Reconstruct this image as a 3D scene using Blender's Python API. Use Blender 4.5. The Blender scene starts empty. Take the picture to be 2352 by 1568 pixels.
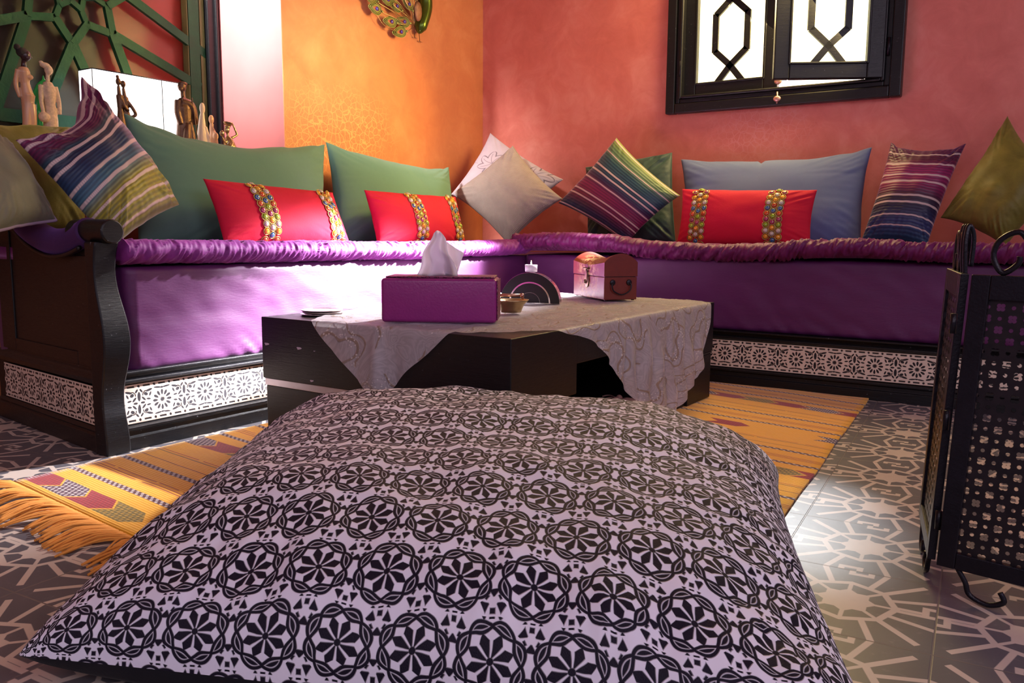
import bpy, bmesh, math, random
from mathutils import Vector, Matrix, noise as mnoise
PI = math.pi
S = bpy.context.scene
COL = S.collection
random.seed(7)

# ------------------------------------------------------------------ camera
FPX = 1902.834; PITCH = .12868; YAW = .58613; ROLL = .00667
CAM = Vector((2.6975, -3.7608, .56))
F_ = Vector((-math.sin(YAW)*math.cos(PITCH), math.cos(YAW)*math.cos(PITCH), -math.sin(PITCH)))
R0 = F_.cross(Vector((0, 0, 1))).normalized(); U0 = R0.cross(F_)
R_ = math.cos(ROLL)*R0 + math.sin(ROLL)*U0; U_ = -math.sin(ROLL)*R0 + math.cos(ROLL)*U0
cd = bpy.data.cameras.new('camera'); cam = bpy.data.objects.new('camera', cd); COL.objects.link(cam)
cd.lens = FPX*36/2352; cd.sensor_width = 36; cd.clip_start = .02; cd.clip_end = 100
M = Matrix((R_, U_, -F_)).transposed().to_4x4(); M.translation = CAM; cam.matrix_world = M
S.camera = cam

def ray(x, y): return F_ + R_*((x-1176)/FPX) - U_*((y-784)/FPX)
def PX(v, x, y): d = ray(x, y); return CAM + d*((v-CAM.x)/d.x)
def PY(v, x, y): d = ray(x, y); return CAM + d*((v-CAM.y)/d.y)
def PZ(v, x, y): d = ray(x, y); return CAM + d*((v-CAM.z)/d.z)

# ------------------------------------------------------------------ light and exposure
S.view_settings.view_transform = 'Standard'; S.view_settings.look = 'None'
S.view_settings.exposure = 0.0; S.view_settings.gamma = 1; S.view_settings.use_curve_mapping = False
W = bpy.data.worlds.new('world'); S.world = W; W.use_nodes = True
W.node_tree.nodes['Background'].inputs[0].default_value = (.66, .52, .85, 1)
W.node_tree.nodes['Background'].inputs[1].default_value = .22

def look(o, target):
    d = (Vector(target) - o.location); o.rotation_euler = d.to_track_quat('-Z', 'Y').to_euler()
def area(name, loc, target, sx, sy, power, col, spread=PI):
    l = bpy.data.lights.new(name, 'AREA'); l.shape = 'RECTANGLE'; l.size = sx; l.size_y = sy
    l.energy = power; l.color = col; l.spread = spread
    o = bpy.data.objects.new(name, l); COL.objects.link(o); o.location = loc; look(o, target); return o
def spot(name, loc, target, power, col, ang, blend, rad):
    l = bpy.data.lights.new(name, 'SPOT'); l.energy = power; l.color = col; l.spot_size = ang
    l.spot_blend = blend; l.shadow_soft_size = rad
    o = bpy.data.objects.new(name, l); COL.objects.link(o); o.location = loc; look(o, target); return o
# daylight through the coloured glass of the window in the back wall
area('window_daylight', (1.55, -.14, 1.62), (.75, -1.5, .5), .8, .8, 40, (1.0, .74, .30))
# sunlight entering through the gap of the open casement
spot('window_sunlight', (1.47, -.16, 1.92), (.84, -2.36, .0), 1300, (.95, .93, 1.0), math.radians(26), 1, .035)
spot('casement_sunbeam', (1.58, -.27, 1.30), (.72, -1.66, .19), 5600, (.98, .92, 1.0), math.radians(31), .9, .035)
spot('casement_sunlight_warm', (1.35, -.13, 1.5), (0, -1.12, .95), 110, (1, .62, .14), math.radians(56), .9, .10)
spot('casement_floor_beam', (1.75, -.27, 1.30), (2.31, -2.07, 0), 150, (.85, .92, 1), math.radians(11), 1, .02)
# fill lights added out of view, right of and behind the camera
area('side_fill', (5.2, -3.4, 2.3), (1.5, -2.2, .2), 2.4, 1.6, 54, (.95, .84, 1.0))
area('rear_fill', (3.4, -6.0, 2.5), (1.8, -.5, 1.3), 2.0, 1.2, 36, (.97, .88, 1.0))
# daylight of the niche window, high up on the reveal
spot('niche_daylight', (-.05, -2.35, 2.25), (-.18, -1.38, 1.50), 520, (1, .95, .9), math.radians(44), 1, .10)
area('lattice_backlight', (-.435, -1.75, 2.15), (-.44, -1.75, 1.0), .02, 1.0, 2.5, (1, .8, .6))  # small lamp added behind the glass to brighten the backing board

# ------------------------------------------------------------------ object helpers
def tag(o, label=None, cat=None, group=None, kind=None):
    if label: o['label'] = label
    if cat: o['category'] = cat
    if group: o['group'] = group
    if kind: o['kind'] = kind
    return o
def thing(name, label, cat, loc=(0, 0, 0), rz=0, group=None):
    o = bpy.data.objects.new(name, None); COL.objects.link(o); o.empty_display_size = .05
    o.location = loc; o.rotation_euler = (0, 0, rz)
    return tag(o, label, cat, group)
def obj(name, bm, mats, parent=None, smooth=True, local=True):
    me = bpy.data.meshes.new(name); bm.normal_update(); bm.to_mesh(me); bm.free()
    if not isinstance(mats, (list, tuple)): mats = [mats]
    for m in mats: me.materials.append(m)
    if smooth:
        for p in me.polygons: p.use_smooth = True
    o = bpy.data.objects.new(name, me); COL.objects.link(o)
    if parent:
        o.parent = parent
        if not local:      # geometry given in world coordinates
            bpy.context.view_layer.update()
            o.matrix_parent_inverse = parent.matrix_world.inverted()
    return o
def bevel(o, w=.004, seg=2):
    m = o.modifiers.new('bevel', 'BEVEL'); m.width = w; m.segments = seg; m.limit_method = 'ANGLE'; m.angle_limit = .6
    m.harden_normals = False
    return o
def autosmooth(o, ang=.6):
    me = o.data
    bm = bmesh.new(); bm.from_mesh(me)
    for e in bm.edges:
        if len(e.link_faces) == 2 and e.calc_face_angle(0) > ang: e.smooth = False
    bm.to_mesh(me); bm.free(); return o
def box(bm, x0, x1, y0, y1, z0, z1, mi=0, mat=None):
    vs = [bm.verts.new(Vector(p) if mat is None else mat @ Vector(p)) for p in
          ((x0,y0,z0),(x1,y0,z0),(x1,y1,z0),(x0,y1,z0),(x0,y0,z1),(x1,y0,z1),(x1,y1,z1),(x0,y1,z1))]
    for f in ((3,2,1,0),(4,5,6,7),(0,1,5,4),(1,2,6,5),(2,3,7,6),(3,0,4,7)):
        bm.faces.new([vs[i] for i in f]).material_index = mi
    return bm
def boxes(lst):
    bm = bmesh.new()
    for b in lst: box(bm, *b)
    return bm
def prism(bm, pts, fn, a, b, mi=0):
    """polygon pts (2d) extruded between depth a and b; fn(p,q,d)->Vector"""
    A = [bm.verts.new(fn(p[0], p[1], a)) for p in pts]; B = [bm.verts.new(fn(p[0], p[1], b)) for p in pts]
    n = len(pts)
    fs = [bm.faces.new(A), bm.faces.new(B[::-1])]
    for i in range(n): fs.append(bm.faces.new((A[i], B[i], B[(i+1) % n], A[(i+1) % n])))
    for f in fs: f.material_index = mi
    return bm
def fixn(bm): bmesh.ops.recalc_face_normals(bm, faces=bm.faces); return bm
def tube(bm, pts, r, seg=8, mi=0, closed=False, cap=True, flat=1.0):
    pts = [Vector(p) for p in pts]; n = len(pts)
    rs = r if isinstance(r, (list, tuple)) else [r]*n
    prev = None; rings = []
    for i, p in enumerate(pts):
        if closed: t = pts[(i+1) % n] - pts[i-1]
        else: t = pts[min(i+1, n-1)] - pts[max(i-1, 0)]
        if t.length < 1e-9: t = Vector((0, 0, 1))
        t.normalize()
        if prev is None:
            a = Vector((0, 0, 1)) if abs(t.z) < .9 else Vector((1, 0, 0)); u = t.cross(a).normalized()
        else: u = (prev - t*prev.dot(t)).normalized()
        prev = u; w = t.cross(u)
        rings.append([bm.verts.new(p + (u*math.cos(2*PI*k/seg) + w*math.sin(2*PI*k/seg)*flat)*rs[i]) for k in range(seg)])
    m = n if closed else n-1
    for i in range(m):
        a, b = rings[i], rings[(i+1) % n]
        for k in range(seg): bm.faces.new((a[k], a[(k+1) % seg], b[(k+1) % seg], b[k])).material_index = mi
    if cap and not closed:
        bm.faces.new(rings[0][::-1]).material_index = mi; bm.faces.new(rings[-1]).material_index = mi
    return bm
def lathe(bm, prof, seg=24, c=(0, 0, 0), mi=0, mat=None, cap=True):
    c = Vector(c); rings = []
    for r, z in prof:
        ring = []
        for k in range(seg):
            a = 2*PI*k/seg; v = Vector((r*math.cos(a), r*math.sin(a), z))
            if mat is not None: v = mat @ v
            ring.append(bm.verts.new(v + c))
        rings.append(ring)
    for i in range(len(rings)-1):
        a, b = rings[i], rings[i+1]
        for k in range(seg): bm.faces.new((a[k], a[(k+1) % seg], b[(k+1) % seg], b[k])).material_index = mi
    if cap:
        bm.faces.new(rings[0][::-1]).material_index = mi; bm.faces.new(rings[-1]).material_index = mi
    return bm
def ball(bm, c, rx, ry=None, rz=None, seg=12, mi=0, rot=None):
    ry = ry or rx; rz = rz or rx
    m = Matrix.Diagonal((rx, ry, rz, 1))
    if rot is not None: m = rot.to_4x4() @ m
    m = Matrix.Translation(Vector(c)) @ m
    r = bmesh.ops.create_uvsphere(bm, u_segments=seg, v_segments=max(6, seg*2//3), radius=1, matrix=m)
    for v in r['verts']:
        for f in v.link_faces: f.material_index = mi
    return bm
def spline(pts, n=8):
    """Catmull-Rom through points"""
    P = [Vector(p) for p in pts]; out = []
    for i in range(len(P)-1):
        p0 = P[max(i-1, 0)]; p1 = P[i]; p2 = P[i+1]; p3 = P[min(i+2, len(P)-1)]
        for k in range(n):
            t = k/n
            out.append(.5*((2*p1)+(-p0+p2)*t+(2*p0-5*p1+4*p2-p3)*t*t+(-p0+3*p1-3*p2+p3)*t**3))
    out.append(P[-1]); return out
def grid(nu, nv, fn, uvfn=None, closeu=False, mi=0, bm=None):
    bm = bm or bmesh.new(); uvl = bm.loops.layers.uv.verify()
    V = [[bm.verts.new(fn(i/nu, j/nv)) for j in range(nv+1)] for i in range(nu+1)]
    for i in range(nu):
        for j in range(nv):
            f = bm.faces.new((V[i][j], V[i+1][j], V[i+1][j+1], V[i][j+1])); f.material_index = mi
            if uvfn:
                for l, (a, b) in zip(f.loops, ((i, j), (i+1, j), (i+1, j+1), (i, j+1))):
                    l[uvl].uv = uvfn(a/nu, b/nv)
    return bm
def interp(tab):
    def f(s):
        if s <= tab[0][0]: return tab[0][1]
        for (a, p), (b, q) in zip(tab, tab[1:]):
            if s <= b: t = (s-a)/(b-a); t = t*t*(3-2*t); return p+(q-p)*t
        return tab[-1][1]
    return f
def arc(fn, n=170):
    """cumulative arc length of a curve, centred on its middle"""
    L = [0.]; p = fn(0)
    for i in range(1, n+1): q = fn(i/n); L.append(L[-1]+(q-p).length); p = q
    def g(t):
        x = t*n; i = min(int(x), n-1); return L[i]+(L[i+1]-L[i])*(x-i)-L[-1]/2
    return g
def nz(x, y=0, z=0): return mnoise.noise(Vector((x, y, z)))

# ------------------------------------------------------------------ material helpers: a small expression language over math nodes
class X:
    def __init__(s, t, v): s.t = t; s.v = v
    def _b(s, op, o, rev=False):
        n = s.t.nodes.new('ShaderNodeMath'); n.operation = op
        a, b = (o, s) if rev else (s, o)
        for i, q in enumerate((a, b)):
            if isinstance(q, X): s.t.links.new(q.v, n.inputs[i])
            elif q is not None: n.inputs[i].default_value = float(q)
        return X(s.t, n.outputs[0])
    def __add__(s, o): return s._b('ADD', o)
    __radd__ = __add__
    def __sub__(s, o): return s._b('SUBTRACT', o)
    def __rsub__(s, o): return s._b('SUBTRACT', o, True)
    def __mul__(s, o): return s._b('MULTIPLY', o)
    __rmul__ = __mul__
    def __truediv__(s, o): return s._b('DIVIDE', o)
    def __neg__(s): return s._b('MULTIPLY', -1)
    def lt(s, o): return s._b('LESS_THAN', o)
    def gt(s, o): return s._b('GREATER_THAN', o)
    def mod(s, o): return s._b('FLOORED_MODULO', o)
    def floor(s): return s._b('FLOOR', None)
    def abs(s): return s._b('ABSOLUTE', None)
    def sin(s): return s._b('SINE', None)
    def cos(s): return s._b('COSINE', None)
    def sqrt(s): return s._b('SQRT', None)
    def pow(s, o): return s._b('POWER', o)
    def min(s, o): return s._b('MINIMUM', o)
    def max(s, o): return s._b('MAXIMUM', o)
    def atan2(s, o): return s._b('ARCTAN2', o)
    def clamp(s): return s.min(1).max(0)
    def cell(s, p=1.0): return (s+p/2).mod(p)-p/2       # centred repeat
    def soft(s, w): return (.5-s/w).clamp()             # 1 where s<0, edge of width w
class Mat:
    def __init__(s, name, disp=False):
        s.m = bpy.data.materials.new(name); s.m.use_nodes = True; s.t = s.m.node_tree
        s.b = s.t.nodes['Principled BSDF']; s.out = s.t.nodes['Material Output']
    def node(s, k, **kw):
        n = s.t.nodes.new(k)
        for a, b in kw.items(): setattr(n, a, b)
        return n
    def L(s, a, b): s.t.links.new(a.v if isinstance(a, X) else a, b)
    def coord(s, kind='Object', scale=None, rot=0, loc=None):
        n = s.node('ShaderNodeTexCoord'); o = n.outputs[kind]
        if scale or rot or loc:
            mp = s.node('ShaderNodeMapping'); s.L(o, mp.inputs[0])
            if scale: mp.inputs['Scale'].default_value = scale
            if loc: mp.inputs['Location'].default_value = loc
            mp.inputs['Rotation'].default_value = (0, 0, rot); o = mp.outputs[0]
        return o
    def xyz(s, vec):
        n = s.node('ShaderNodeSeparateXYZ'); s.L(vec, n.inputs[0]); return [X(s.t, q) for q in n.outputs]
    def comb(s, x, y, z=0.):
        n = s.node('ShaderNodeCombineXYZ')
        for i, q in enumerate((x, y, z)):
            if isinstance(q, X): s.L(q, n.inputs[i])
            else: n.inputs[i].default_value = q
        return n.outputs[0]
    def noise(s, vec, scale, detail=3, rough=.55, dist=0):
        n = s.node('ShaderNodeTexNoise'); s.L(vec, n.inputs['Vector'])
        n.inputs['Scale'].default_value = scale; n.inputs['Detail'].default_value = detail
        n.inputs['Roughness'].default_value = rough; n.inputs['Distortion'].default_value = dist
        return X(s.t, n.outputs['Fac'])
    def voro(s, vec, scale, feature='F1', rnd=1):
        n = s.node('ShaderNodeTexVoronoi'); n.feature = feature; s.L(vec, n.inputs['Vector'])
        n.inputs['Scale'].default_value = scale; n.inputs['Randomness'].default_value = rnd
        return X(s.t, n.outputs['Distance'])
    def ramp(s, fac, stops, interp='LINEAR'):
        n = s.node('ShaderNodeValToRGB'); s.L(fac, n.inputs[0]); cr = n.color_ramp; cr.interpolation = interp
        while len(cr.elements) < len(stops): cr.elements.new(.5)
        for e, (p, c) in zip(cr.elements, stops): e.position = p; e.color = (*c, 1)
        return n.outputs[0]
    def mix(s, fac, a, b, mode='MIX'):
        n = s.node('ShaderNodeMix'); n.data_type = 'RGBA'; n.blend_type = mode
        for i, q in ((0, fac), (6, a), (7, b)):
            if isinstance(q, X): s.L(q, n.inputs[i])
            elif isinstance(q, (int, float)): n.inputs[i].default_value = q
            elif isinstance(q, tuple): n.inputs[i].default_value = (*q, 1)
            else: s.L(q, n.inputs[i])
        return n.outputs[2]
    def bump(s, h, strength=.3, dist=.01, chain=None):
        n = s.node('ShaderNodeBump'); s.L(h, n.inputs['Height']); n.inputs['Strength'].default_value = strength
        n.inputs['Distance'].default_value = dist
        if chain: s.L(chain, n.inputs['Normal'])
        s.L(n.outputs[0], s.b.inputs['Normal']); return n.outputs[0]
    def set(s, color=None, rough=.5, metal=0, spec=.5, sheen=0, sheenr=.4, sheent=None, emis=None, es=0, trans=0, alpha=None, coat=0, sss=0):
        b = s.b
        def put(k, v):
            if isinstance(v, X): s.L(v, b.inputs[k])
            elif isinstance(v, tuple): b.inputs[k].default_value = (*v, 1)
            elif isinstance(v, (int, float)): b.inputs[k].default_value = v
            else: s.L(v, b.inputs[k])
        if color is not None: put('Base Color', color)
        put('Roughness', rough); put('Metallic', metal); put('Specular IOR Level', spec)
        if sheen: put('Sheen Weight', sheen); put('Sheen Roughness', sheenr)
        if sheent: put('Sheen Tint', sheent)
        if emis is not None: put('Emission Color', emis); put('Emission Strength', es)
        if trans: put('Transmission Weight', trans)
        if coat: put('Coat Weight', coat); put('Coat Roughness', .15)
        if alpha is not None: put('Alpha', alpha)
        return s.m

def plain(name, c, rough=.5, metal=0, var=.15, sc=20, bump=.1, **kw):
    m = Mat(name); v = m.coord()
    n = m.noise(v, sc, 4)
    col = m.mix(n, tuple(q*(1-var) for q in c), tuple(min(1, q*(1+var)) for q in c))
    if bump: m.bump(m.noise(v, sc*6, 2), bump, .002)
    return m.set(col, rough, metal, **kw)

def mat_plaster(name, cols, crackx=None):
    m = Mat(name); v = m.coord()
    a = m.noise(v, 2.2, 5, .6, .4); b = m.noise(v, 9, 5, .65, .8)
    f = (a*.65+b*.45-.05).clamp()
    col = m.ramp(f, [(.3, cols[0]), (.52, cols[1]), (.72, cols[2])])
    # fine craquelure of the polished lime plaster in some places
    vv = m.comb(*[q + (m.noise(v, 30, 2)*.012) for q in m.xyz(v)])
    e = m.voro(vv, 34, 'DISTANCE_TO_EDGE'); e2 = m.voro(vv, 60, 'DISTANCE_TO_EDGE')
    crack = (e.lt(.05)).max(e2.lt(.035)*.5)
    x, y, z = m.xyz(v)
    cx, cy, cz, rad = crackx
    d = ((x-cx)*(x-cx)+(y-cy)*(y-cy)+(z-cz)*(z-cz)*2.2).sqrt()
    msk = ((rad-d)*4+m.noise(v, 5, 3)*1.6-.8).clamp()
    col = m.mix(crack*msk*.55, col, cols[3])
    m.bump(m.noise(v, 14, 5)*.5+crack*msk*.25, .25, .006)
    return m.set(col, (m.noise(v, 6, 4)*.3+.32), spec=.45)
plasterA = mat_plaster('lime_plaster_amber_lit', [(.50,.15,.06),(.60,.21,.085),(.70,.29,.13),(.85,.5,.2)], (0, -1.05, .98, .38))  # amber tint holds the window's warm light; otherwise the rose plaster
plasterB = mat_plaster('lime_plaster_rose', [(.54,.13,.095),(.68,.20,.155),(.78,.30,.24),(.72,.30,.28)], (1.5, 0, .98, .30))
plasterR = plain('rose_reveal_plaster', (.62, .2, .2), .35, var=.12, sc=6)

def mat_tile():
    m = Mat('encaustic_cement_tile'); T = .252
    v = m.coord('Object', rot=-.075, loc=(.0, .0, 0))
    x, y, z = m.xyz(v)
    u = (x*(1/T)+.02); w = (y*(1/T)+.42)
    px = u.cell(); py = w.cell()
    ax = px.abs(); ay = py.abs()
    d1 = ax.max(ay); d2 = (ax+ay)*.7071
    # two overlapping squares make the eight pointed star
    star = d1.min(d2)                      # <r : inside star union
    instar = (star-.125).soft(.006)
    # outer octagram ribbon: angular radial coordinate
    r = (px*px+py*py).sqrt(); th = py.atan2(px)
    a = (th.cell(PI/4)).abs()
    ring = r*(a-.3927).cos() - .262
    ribbon = (ring.abs()-.021).soft(.006)
    q8 = (th.cell(PI/4)).sin().abs()*r                 # distance from the eight axes
    spoke = (q8-.013).soft(.006)*r.gt(.15)*ring.lt(0)
    dg = (ax-ay).abs()
    sp1 = (dg-.03).soft(.006)*(ring.gt(0))*(r.lt(.60))
    def loop(cx, cy):
        qx = (px-cx).abs(); qy = (py-cy).abs(); s = qx.max(qy)
        return ((s-.058).abs()-.020).soft(.006)
    lp = loop(.5, .04).max(loop(-.5, -.04)).max(loop(.04, .5)).max(loop(-.04, -.5))
    bar = ((ay-.115-(ax-.25)*.32).abs()-.020).soft(.006)*ring.gt(0)*(ax.gt(.2))
    bar2 = ((ax-.115-(ay-.25)*.32).abs()-.020).soft(.006)*ring.gt(0)*(ay.gt(.2))
    tie = ((ay-.02).abs()-.018).soft(.006)*(ax.gt(.26))*(ax.lt(.44))
    light = instar.max(ribbon).max(spoke).max(sp1).max(lp).max(bar).max(bar2).max(tie)
    light = light*(1-((d1*1).gt(.4955))*.0)
    nb = m.noise(v, 5, 5, .6); ns = m.noise(v, 60, 3)
    dark = m.mix(nb, (.075, .072, .085), (.15, .14, .155))
    lt = m.mix(nb, (.48, .40, .35), (.66, .56, .48))
    col = m.mix(light, dark, lt)
    grout = (d1-.4945).soft(.004)
    col = m.mix(1-grout, col, (.16, .14, .13))
    col = m.mix((ns-.6).max(0)*1.2, col, (.35, .3, .3))
    m.bump(grout*.6+nb*.3+ns*.08, .3, .004)
    return m.set(col, (nb*.25+.28), spec=.5)
tileM = mat_tile()

def mat_blackwood(name, base=(.0030, .0028, .0042), rough=.34, worn=.5, bands=True):
    m = Mat(name); v = m.coord()
    g = m.noise(m.coord(scale=(3, 3, 40)), 5, 6, .7)
    g2 = m.noise(m.coord(scale=(3, 3, 40)), 14, 4, .7)
    chip = (m.noise(v, 120, 2)-.71).max(0)*9*worn
    col = m.mix((g-.35).max(0), base, tuple(q*2.4+.002 for q in base))
    col = m.mix(chip.clamp(), col, (.35, .36, .4))
    m.bump(g*.7+g2*.5, .35, .0025)
    return m.set(col, g2*.25+rough-.08, spec=.4)
blackwood = mat_blackwood('black_painted_wood')
tablewood = mat_blackwood('dark_wenge_veneer', (.0045, .0032, .0045), .36, .12)

def mat_fret():
    """cream carved fretwork with pierced dark holes; local x along, z up, period .132 m, height .102 m"""
    m = Mat('cream_fretwork'); x, y, z = m.xyz(m.coord('UV'))
    P = 1.30
    u = (x*(1/.102)); w = y*(1/.102)
    px = u.cell(P); ax = px.abs(); aw = w.abs()
    e = .02
    r = (px*px+w*w).sqrt(); th = w.atan2(px)
    a = th.cell(PI/6)
    # rosette with twelve petals
    petal = (((r-.195)/.072).pow(2)+((r*a.sin())/(r*.13+.008)).pow(2)-1).soft(.25)
    petal = petal*(r.lt(.285))
    core = (r-.062+(a*12).cos()*.012).soft(e)
    hole = petal.max(core)
    ringclear = r.gt(.30)
    # second centre between the rosettes
    qx = P/2-ax
    r2 = (qx*qx+w*w).sqrt()
    vert = ((qx/.045).pow(2)+((aw-.165)/.12).pow(2)-1).soft(.3)
    horz = ((aw/.03).pow(2)+((qx-.10)/.06).pow(2)-1).soft(.3)
    hole = hole.max(vert).max(horz)
    # scroll eyes and leaf shaped holes
    def el(cx, cy, rx, ry, rot):
        dx = ax-cx; dy = aw-cy; c, s_ = math.cos(rot), math.sin(rot)
        return ((((dx*c+dy*s_)/rx).pow(2)+((dy*c-dx*s_)/ry).pow(2))-1).soft(.3)
    h2 = el(.46, .215, .060, .044, .5).max(el(.37, .30, .095, .030, -.25)).max(el(.52, .10, .072, .028, .8))
    h2 = h2.max(el(.335, .20, .026, .060, .45)).max(el(.12, .335, .11, .022, .12)).max(el(.585, .31, .060, .026, .9))
    h2 = h2.max(el(.385, .075, .060, .024, .15)).max(el(.0, .315, .034, .034, .0))
    arc = ((((ax-.46)*(ax-.46)+(aw-.2)*(aw-.2)).sqrt()-.088).abs()-.014).soft(e)*((aw-.2).gt(-.02))*(ax.gt(.40))
    hole = hole.max(h2*ringclear).max(arc*ringclear)
    # pierced borders
    bx = u.cell(P/3); bw = (aw-.435).abs()
    hexh = (((bx.abs()-.10)*.8).max(bw-.030)+bw*.3).soft(e)
    oc = (P/6-bx.abs()); octh = ((oc.max(bw)).max((oc+bw)*.75)-.034).soft(e)
    inner = aw.lt(.385)
    hole = (hole*inner).max(hexh).max(octh)
    v = m.coord()
    n = m.noise(v, 40, 3)
    cream = m.mix(n, (.66, .52, .42), (.80, .67, .56))
    col = m.mix(hole, cream, (.012, .01, .014))
    m.bump(1-hole, .7, .004)
    return m.set(col, .55)
fretM = mat_fret()

def mat_velvet(name, c, c2=None, sheen=.5, rough=.75, crush=.35, sc=14, stretch=None, tint=None, spec=.3):
    m = Mat(name); v = m.coord(scale=stretch) if stretch else m.coord()
    n = m.noise(v, sc, 4, .6, .6); f = m.noise(v, sc*22, 2)
    c2 = c2 or tuple(min(1, q*2.0+.01) for q in c)
    col = m.mix(((n-.5)*1.6+.4).clamp()*crush+f*.12, c, c2)
    m.bump(n*.5+f*.25, .3, .004)
    return m.set(col, rough, sheen=sheen, sheenr=.35, sheent=tint or tuple(min(1, q*2+.2) for q in c), spec=spec)
purple_base = mat_velvet('purple_cotton_velvet', (.080, .0085, .080), (.135, .020, .12), .2, .55, .5, 3, (1, 1, 4), spec=.5)
purple_ruch = mat_velvet('purple_ruched_velvet', (.13, .010, .14), (.28, .035, .27), .35, .6, .6, 40, tint=(.9, .4, .9))
plum_ruch = mat_velvet('plum_ruched_velvet', (.10, .006, .065), (.20, .016, .14), .3, .5, .6, 40, tint=(.9, .35, .7))

def mat_cotton(name, c, weave=900, rough=.85, var=.08, bumps=.25, sheen=.15):
    m = Mat(name); x, y, z = m.xyz(m.coord('UV'))
    wv = (x*weave*2).sin()*(y*weave*2).sin()
    n = m.noise(m.coord(), 5, 3)
    n2 = m.noise(m.coord(), 60, 2)
    col = m.mix(n*.7+n2*.3, tuple(q*(1-var) for q in c), tuple(q*(1+var*2) for q in c))
    m.bump(wv*.3+n2*.6, bumps, .0015)
    return m.set(col, rough, sheen=sheen, spec=.25)
tealM = mat_cotton('sage_teal_cotton', (.095, .20, .155))
blueM = mat_cotton('slate_blue_cotton', (.10, .13, .27))
redM = mat_velvet('scarlet_velveteen', (.50, .005, .030), (.66, .010, .045), .25, .8, .4, 8)
oliveM = mat_velvet('olive_crushed_velvet', (.085, .075, .012), (.30, .27, .05), .5, .55, .8, 9, tint=(.7, .75, .3))
greyoliveM = mat_velvet('grey_green_velvet', (.13, .13, .09), (.24, .24, .18), .5, .6, .6, 9)
darktealM = mat_velvet('dark_teal_crushed_velvet', (.008, .024, .032), (.06, .10, .085), .6, .5, .9, 16, tint=(.4, .7, .6))
def mat_burlap():
    m = Mat('beige_woven_linen'); x, y, z = m.xyz(m.coord('UV'))
    a = ((x*620).sin().abs()); b = ((y*620).sin().abs())
    n = m.noise(m.coord(), 30, 3)
    col = m.mix((a*b*.7+n*.4).clamp(), (.20, .15, .14), (.48, .39, .34))
    m.bump(a*b, .6, .002)
    return m.set(col, .6, sheen=.2)
burlapM = mat_burlap()
def mat_floral():
    """pale cotton with line drawn lilies"""
    m = Mat('white_cotton_with_drawn_lilies'); x, y, z = m.xyz(m.coord('UV'))
    cx = (x-.10+y*.35).cell(.26); cy = (y-.11).cell(.24)
    r = (cx*cx+cy*cy).sqrt(); th = cy.atan2(cx)+r*7
    a = th.cell(2*PI/7)
    rr = r*(1/.085)
    lob = (a.abs()*rr*1.0 - (1-rr).max(0).sqrt()*(rr.sqrt())*.55)
    line = (lob.abs()-.035).soft(.04)*(rr.lt(1.02))
    mid = ((a*rr).abs()-.02).soft(.03)*(rr.lt(.8))
    stem = (((cx+(cy*22).sin()*.02).abs())-.0014).soft(.0014)*(rr.gt(1.0))
    leaf = ((((cx-.045)*(cx-.045)*9+(cy+.07)*(cy+.07)).sqrt()-.035).abs()-.0012).soft(.001)
    ink = line.max(mid*.7).max(stem*.5).max(leaf*.8)
    n = m.noise(m.coord(), 20, 3)
    col = m.mix(ink, m.mix(n, (.40, .32, .38), (.48, .40, .46)), (.13, .09, .12))
    m.bump(n, .15, .002)
    return m.set(col, .7, sheen=.2)
floralM = mat_floral()

def mat_stripes(name, stops, period=1.0, lines=None, axis=1, length=.5):
    """velvet with woven stripes: stops colour ramp along v (metres / length), thin pale lines at given fractions"""
    m = Mat(name); x, y, z = m.xyz(m.coord('UV'))
    t = (y if axis else x)*(1/length)+.5
    t = t + (m.noise(m.coord(), 6, 2)-.5)*.012
    col = m.ramp(t.clamp(), stops)
    rib = ((t*length*520).sin()*.5+.5)
    n = m.noise(m.coord(), 9, 3)
    col = m.mix(rib*.45, col, (.006, .008, .03), 'MIX')
    ln = None
    for p, wd in lines:
        q = ((t-p).abs()-wd).soft(.006); ln = q if ln is None else ln.max(q)
    k = (((x if axis else y)*1400).sin()*.15+.85)
    col = m.mix(ln*k, col, (.62, .46, .44))
    m.bump(rib*(1-ln)*.6+ln*.9, .45, .003)
    return m.set(col, .5, sheen=.6, sheenr=.3, sheent=(.6, .55, .7), spec=.4)
stripeA = mat_stripes('striped_velvet_plum_navy_gold', [(0, (.05,.17,.15)), (.10, (.23,.22,.03)), (.30, (.30,.26,.02)), (.38, (.06,.16,.22)), (.50, (.02,.05,.12)), (.64, (.01,.015,.05)), (.70, (.02,.05,.08)), (.74, (.10,.01,.05)), (.88, (.18,.015,.09)), (1, (.28,.02,.20))],
    lines=[(.07,.007),(.13,.006),(.20,.007),(.29,.009),(.38,.011),(.47,.011),(.60,.011),(.67,.012),(.83,.012),(.89,.012),(.96,.01)], length=.50)
stripeB = mat_stripes('striped_velvet_navy_maroon', [(0, (.03,.06,.10)), (.14, (.02,.03,.08)), (.24, (.14,.01,.05)), (.40, (.22,.012,.08)), (.50, (.04,.02,.07)), (.56, (.015,.05,.09)), (.72, (.02,.08,.10)), (.85, (.12,.20,.08)), (1, (.42,.38,.03))],
    lines=[(.10,.006),(.25,.008),(.31,.008),(.46,.008),(.56,.009),(.62,.009),(.78,.006),(.90,.007)], length=.42)  # last yellow stop is window light coloured onto the pillow's edge
stripeC = mat_stripes('striped_velvet_maroon_indigo', [(0, (.02,.06,.12)), (.14, (.03,.04,.13)), (.28, (.015,.012,.05)), (.40, (.04,.012,.03)), (.52, (.24,.012,.09)), (.70, (.30,.012,.11)), (.84, (.10,.01,.04)), (1, (.12,.015,.08))],
    lines=[(.10,.006),(.20,.007),(.33,.010),(.40,.010),(.56,.010),(.64,.010),(.77,.010),(.90,.009)], length=.40)

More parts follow.
